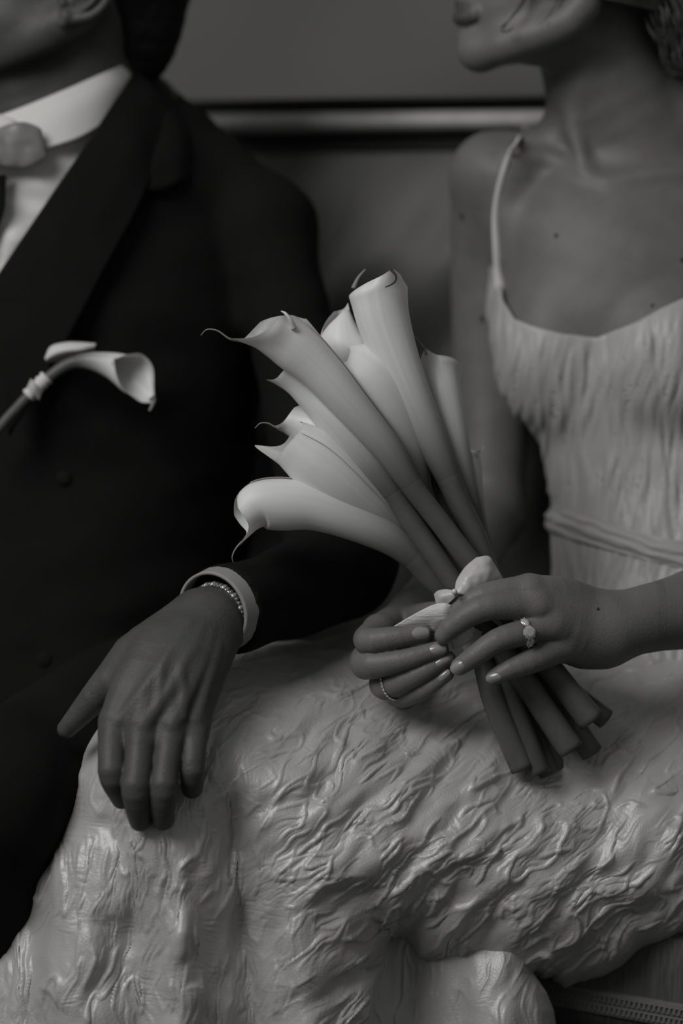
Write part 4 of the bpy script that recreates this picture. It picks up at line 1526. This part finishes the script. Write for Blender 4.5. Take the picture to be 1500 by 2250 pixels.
obj('bow_loop', V, F, M_RIBBON, RB, solid=0.0007)
V, F = sheet([
    [(862, 1378, -.030), (905, 1352, -.034), (948, 1330, -.038), (975, 1325, -.044), (992, 1330, -.044)],
    [(872, 1386, -.026), (915, 1368, -.032), (952, 1352, -.038), (974, 1345, -.044), (990, 1342, -.042)],
    [(885, 1400, -.010), (925, 1396, -.018), (960, 1392, -.026), (980, 1385, -.034), (1000, 1375, -.036)]], 20, 40)
V[:, 2] += 0.00012 * np.sin(V[:, 0] * 2600 + V[:, 1] * 1200)
obj('ribbon_tail', V, F, M_WRAP, RB, solid=0.0007, label='loose end of crepe ribbon held by the fingertips')
V, F = sheet([
    [(985, 1392, -.030), (1005, 1380, -.036), (1026, 1368, -.038)],
    [(990, 1410, -.034), (1014, 1398, -.038), (1036, 1384, -.038)],
    [(996, 1426, -.030), (1022, 1416, -.034), (1043, 1398, -.034)]], 14, 14)
obj('ribbon_tail', V, F, M_WRAP, RB, solid=0.0007)
pin = thing('pearl_pin', 'small pearl headed pin stuck in the ribbon', 'pin', c(999, 1301, -.050))
v, f = ellipsoid(c(998, 1300, -.0545), (0.0025, 0.0025, 0.0025), n=12, m=16)
obj('pearl', v, f, M_PEARL, pin)
v, f = tube(np.array([c(998, 1300, -.0535), c(1006, 1306, -.036)]), 0.0004, 6)
obj('pin_shaft', v, f, M_METAL, pin)

# ------------------------------------------------------------------ rings
def gem_mesh(cen, ax_n, r, h_, n=12, elong=1.0, dirv=None):
    """faceted brilliant: table, crown, girdle, point"""
    ax_n = ax_n / np.linalg.norm(ax_n)
    a = np.array(dirv, float) if dirv is not None else np.array([1.0, 0.2, 0])
    a -= ax_n * (a @ ax_n); a /= np.linalg.norm(a); b = np.cross(ax_n, a)
    V = []
    for rad, z, off in ((0.55, 0.45, 0.5), (0.85, 0.25, 0), (1.0, 0.0, 0.5), (0.55, -0.6, 0)):
        for k in range(n):
            t = (k + off) / n * 2 * math.pi
            V.append(cen + a * r * rad * elong * math.cos(t) + b * r * rad * math.sin(t) + ax_n * z * h_)
    V.append(cen - ax_n * h_ * 1.0)
    F = [tuple(range(n))]
    for l in range(3):
        for k in range(n):
            k2 = (k + 1) % n
            A0, A1, B0, B1 = l * n + k, l * n + k2, (l + 1) * n + k, (l + 1) * n + k2
            F += [(A0, B0, A1), (A1, B0, B1)]
    for k in range(n):
        F.append((3 * n + k, 4 * n, 3 * n + (k + 1) % n))
    return np.array(V), F


rng1 = thing('ring', 'engagement ring with a large oval stone between two small ones', 'ring', c(1148, 1390, -0.048))
FC = c(1146, 1391, -0.0485); FA = c(1092, 1408, -.056) - c(1212, 1372, -.036); FA /= np.linalg.norm(FA)
FR = rr(32.0, -.048)
nN = np.array([0, 0, -1.0]); nN -= FA * (nN @ FA); nN /= np.linalg.norm(nN); bN = np.cross(FA, nN)
a = np.linspace(0, 2 * np.pi, 50)
v, f = tube(FC + (nN * np.cos(a)[:, None] + bN * np.sin(a)[:, None]) * FR, 0.0008, 8, up=FA)
obj('band', v, f, M_METAL, rng1)
for (t, r_, el) in ((0.02, 15, 1.0), (0.68, 9.5, 1.25), (-0.66, 9, 1.25)):
    nn_ = nN * math.cos(t * 1.0) + bN * math.sin(t * 1.0)
    tt_ = -nN * math.sin(t) + bN * math.cos(t)
    cen = FC + nn_ * (FR + 0.0022)
    v, f = gem_mesh(cen, nn_, r_ / S, 0.0028 * r_ / 15, 10, el, tt_)
    obj('gemstone', v, f, M_GEM, rng1, smooth=False)
    mb = MB()
    for q in range(6):
        t2 = q / 6 * 2 * math.pi + .4
        pp = cen + (tt_ * math.cos(t2) * el + np.cross(nn_, tt_) * math.sin(t2)) * (r_ / S * 1.02)
        v, f = ellipsoid(pp + nn_ * 0.0003, (0.0006, 0.0006, 0.0006), n=5, m=6)
        mb.add(v, f)
    V, F = mb.get()
    obj('prong_setting', V, F, M_METAL, rng1)
rng2 = thing('ring', 'thin band ring set with tiny stones on the woman\'s other hand', 'ring', c(850, 1515, -0.02))
RC = c(858, 1505, -0.0160); RA = c(918, 1481, -.030) - c(848, 1508, -.012); RA /= np.linalg.norm(RA)
RR2 = rr(32.5, -.016)
nN = np.array([0, -0.3, -1.0]); nN -= RA * (nN @ RA); nN /= np.linalg.norm(nN); bN = np.cross(RA, nN)
v, f = tube(RC + (nN * np.cos(a)[:, None] + bN * np.sin(a)[:, None]) * RR2, 0.0009, 8, up=RA)
obj('band', v, f, M_METAL, rng2)
for q in range(26):
    t = q / 26 * 2 * math.pi
    nn_ = nN * math.cos(t) + bN * math.sin(t)
    v, f = gem_mesh(RC + nn_ * (RR2 + 0.0010), nn_, 0.0011, 0.0009, 6)
    obj('gemstone', v, f, M_GEM, rng2, smooth=False)

# ------------------------------------------------------------------ boutonniere and pocket square
calla('single small calla lily pinned to the dark lapel',
      [(-40, 985, .150, 11), (20, 915, .148, 11), (80, 853, .146, 12), (130, 812, .146, 13), (165, 796, .146, 15), (205, 794, .144, 20), (250, 804, .142, 30), (292, 822, .138, 42)],
      4, (0.1, -0.35, 1.0), lip=0.10, base=0.34, cut=0.30, seamw=1.8, flare=0.35, aim=(338, 880, .138), aimw=1.0,  group=None, tail=[(334, 892, .138), (328, 903, .137)], spadix=False, bright=0.95, tailr=10)
bw = thing('ribbon', 'short pale ribbon wound round the stem of the lapel flower', 'ribbon', c(82, 850, .146))
A = crom(cN([(62, 870, .147), (82, 850, .146), (104, 828, .146)]), 14)
v, f = tube(A, rr(16, .146) * (1 + 0.12 * np.sin(np.arange(14) * 2.2)), 14)
obj('wrap', v, f, M_SHIRT, bw)
V, F = sheet([[(68, 832, .142), (80, 845, .138), (92, 862, .142)], [(60, 850, .138), (72, 862, .134), (86, 880, .138)]], 8, 12)
obj('ribbon_end', V, F, M_BODICE, bw, solid=0.001)
V, F = sheet([[(100, 786, .158), (112, 762, .156), (145, 753, .156), (180, 753, .156), (212, 756, .158)],
              [(100, 790, .154), (125, 776, .148), (150, 770, .146), (180, 768, .148), (208, 762, .156)],
              [(104, 800, .170), (130, 796, .168), (155, 790, .168), (182, 782, .168), (206, 774, .170)]], 14, 30)
ps = obj('pocket_square', V, F, M_SHIRT, None, solid=0.0015)
prop(ps, 'white pocket square edge above the lapel flower on the dark jacket', 'pocket square')
print('objects', len(bpy.data.objects), time.time() - T0)
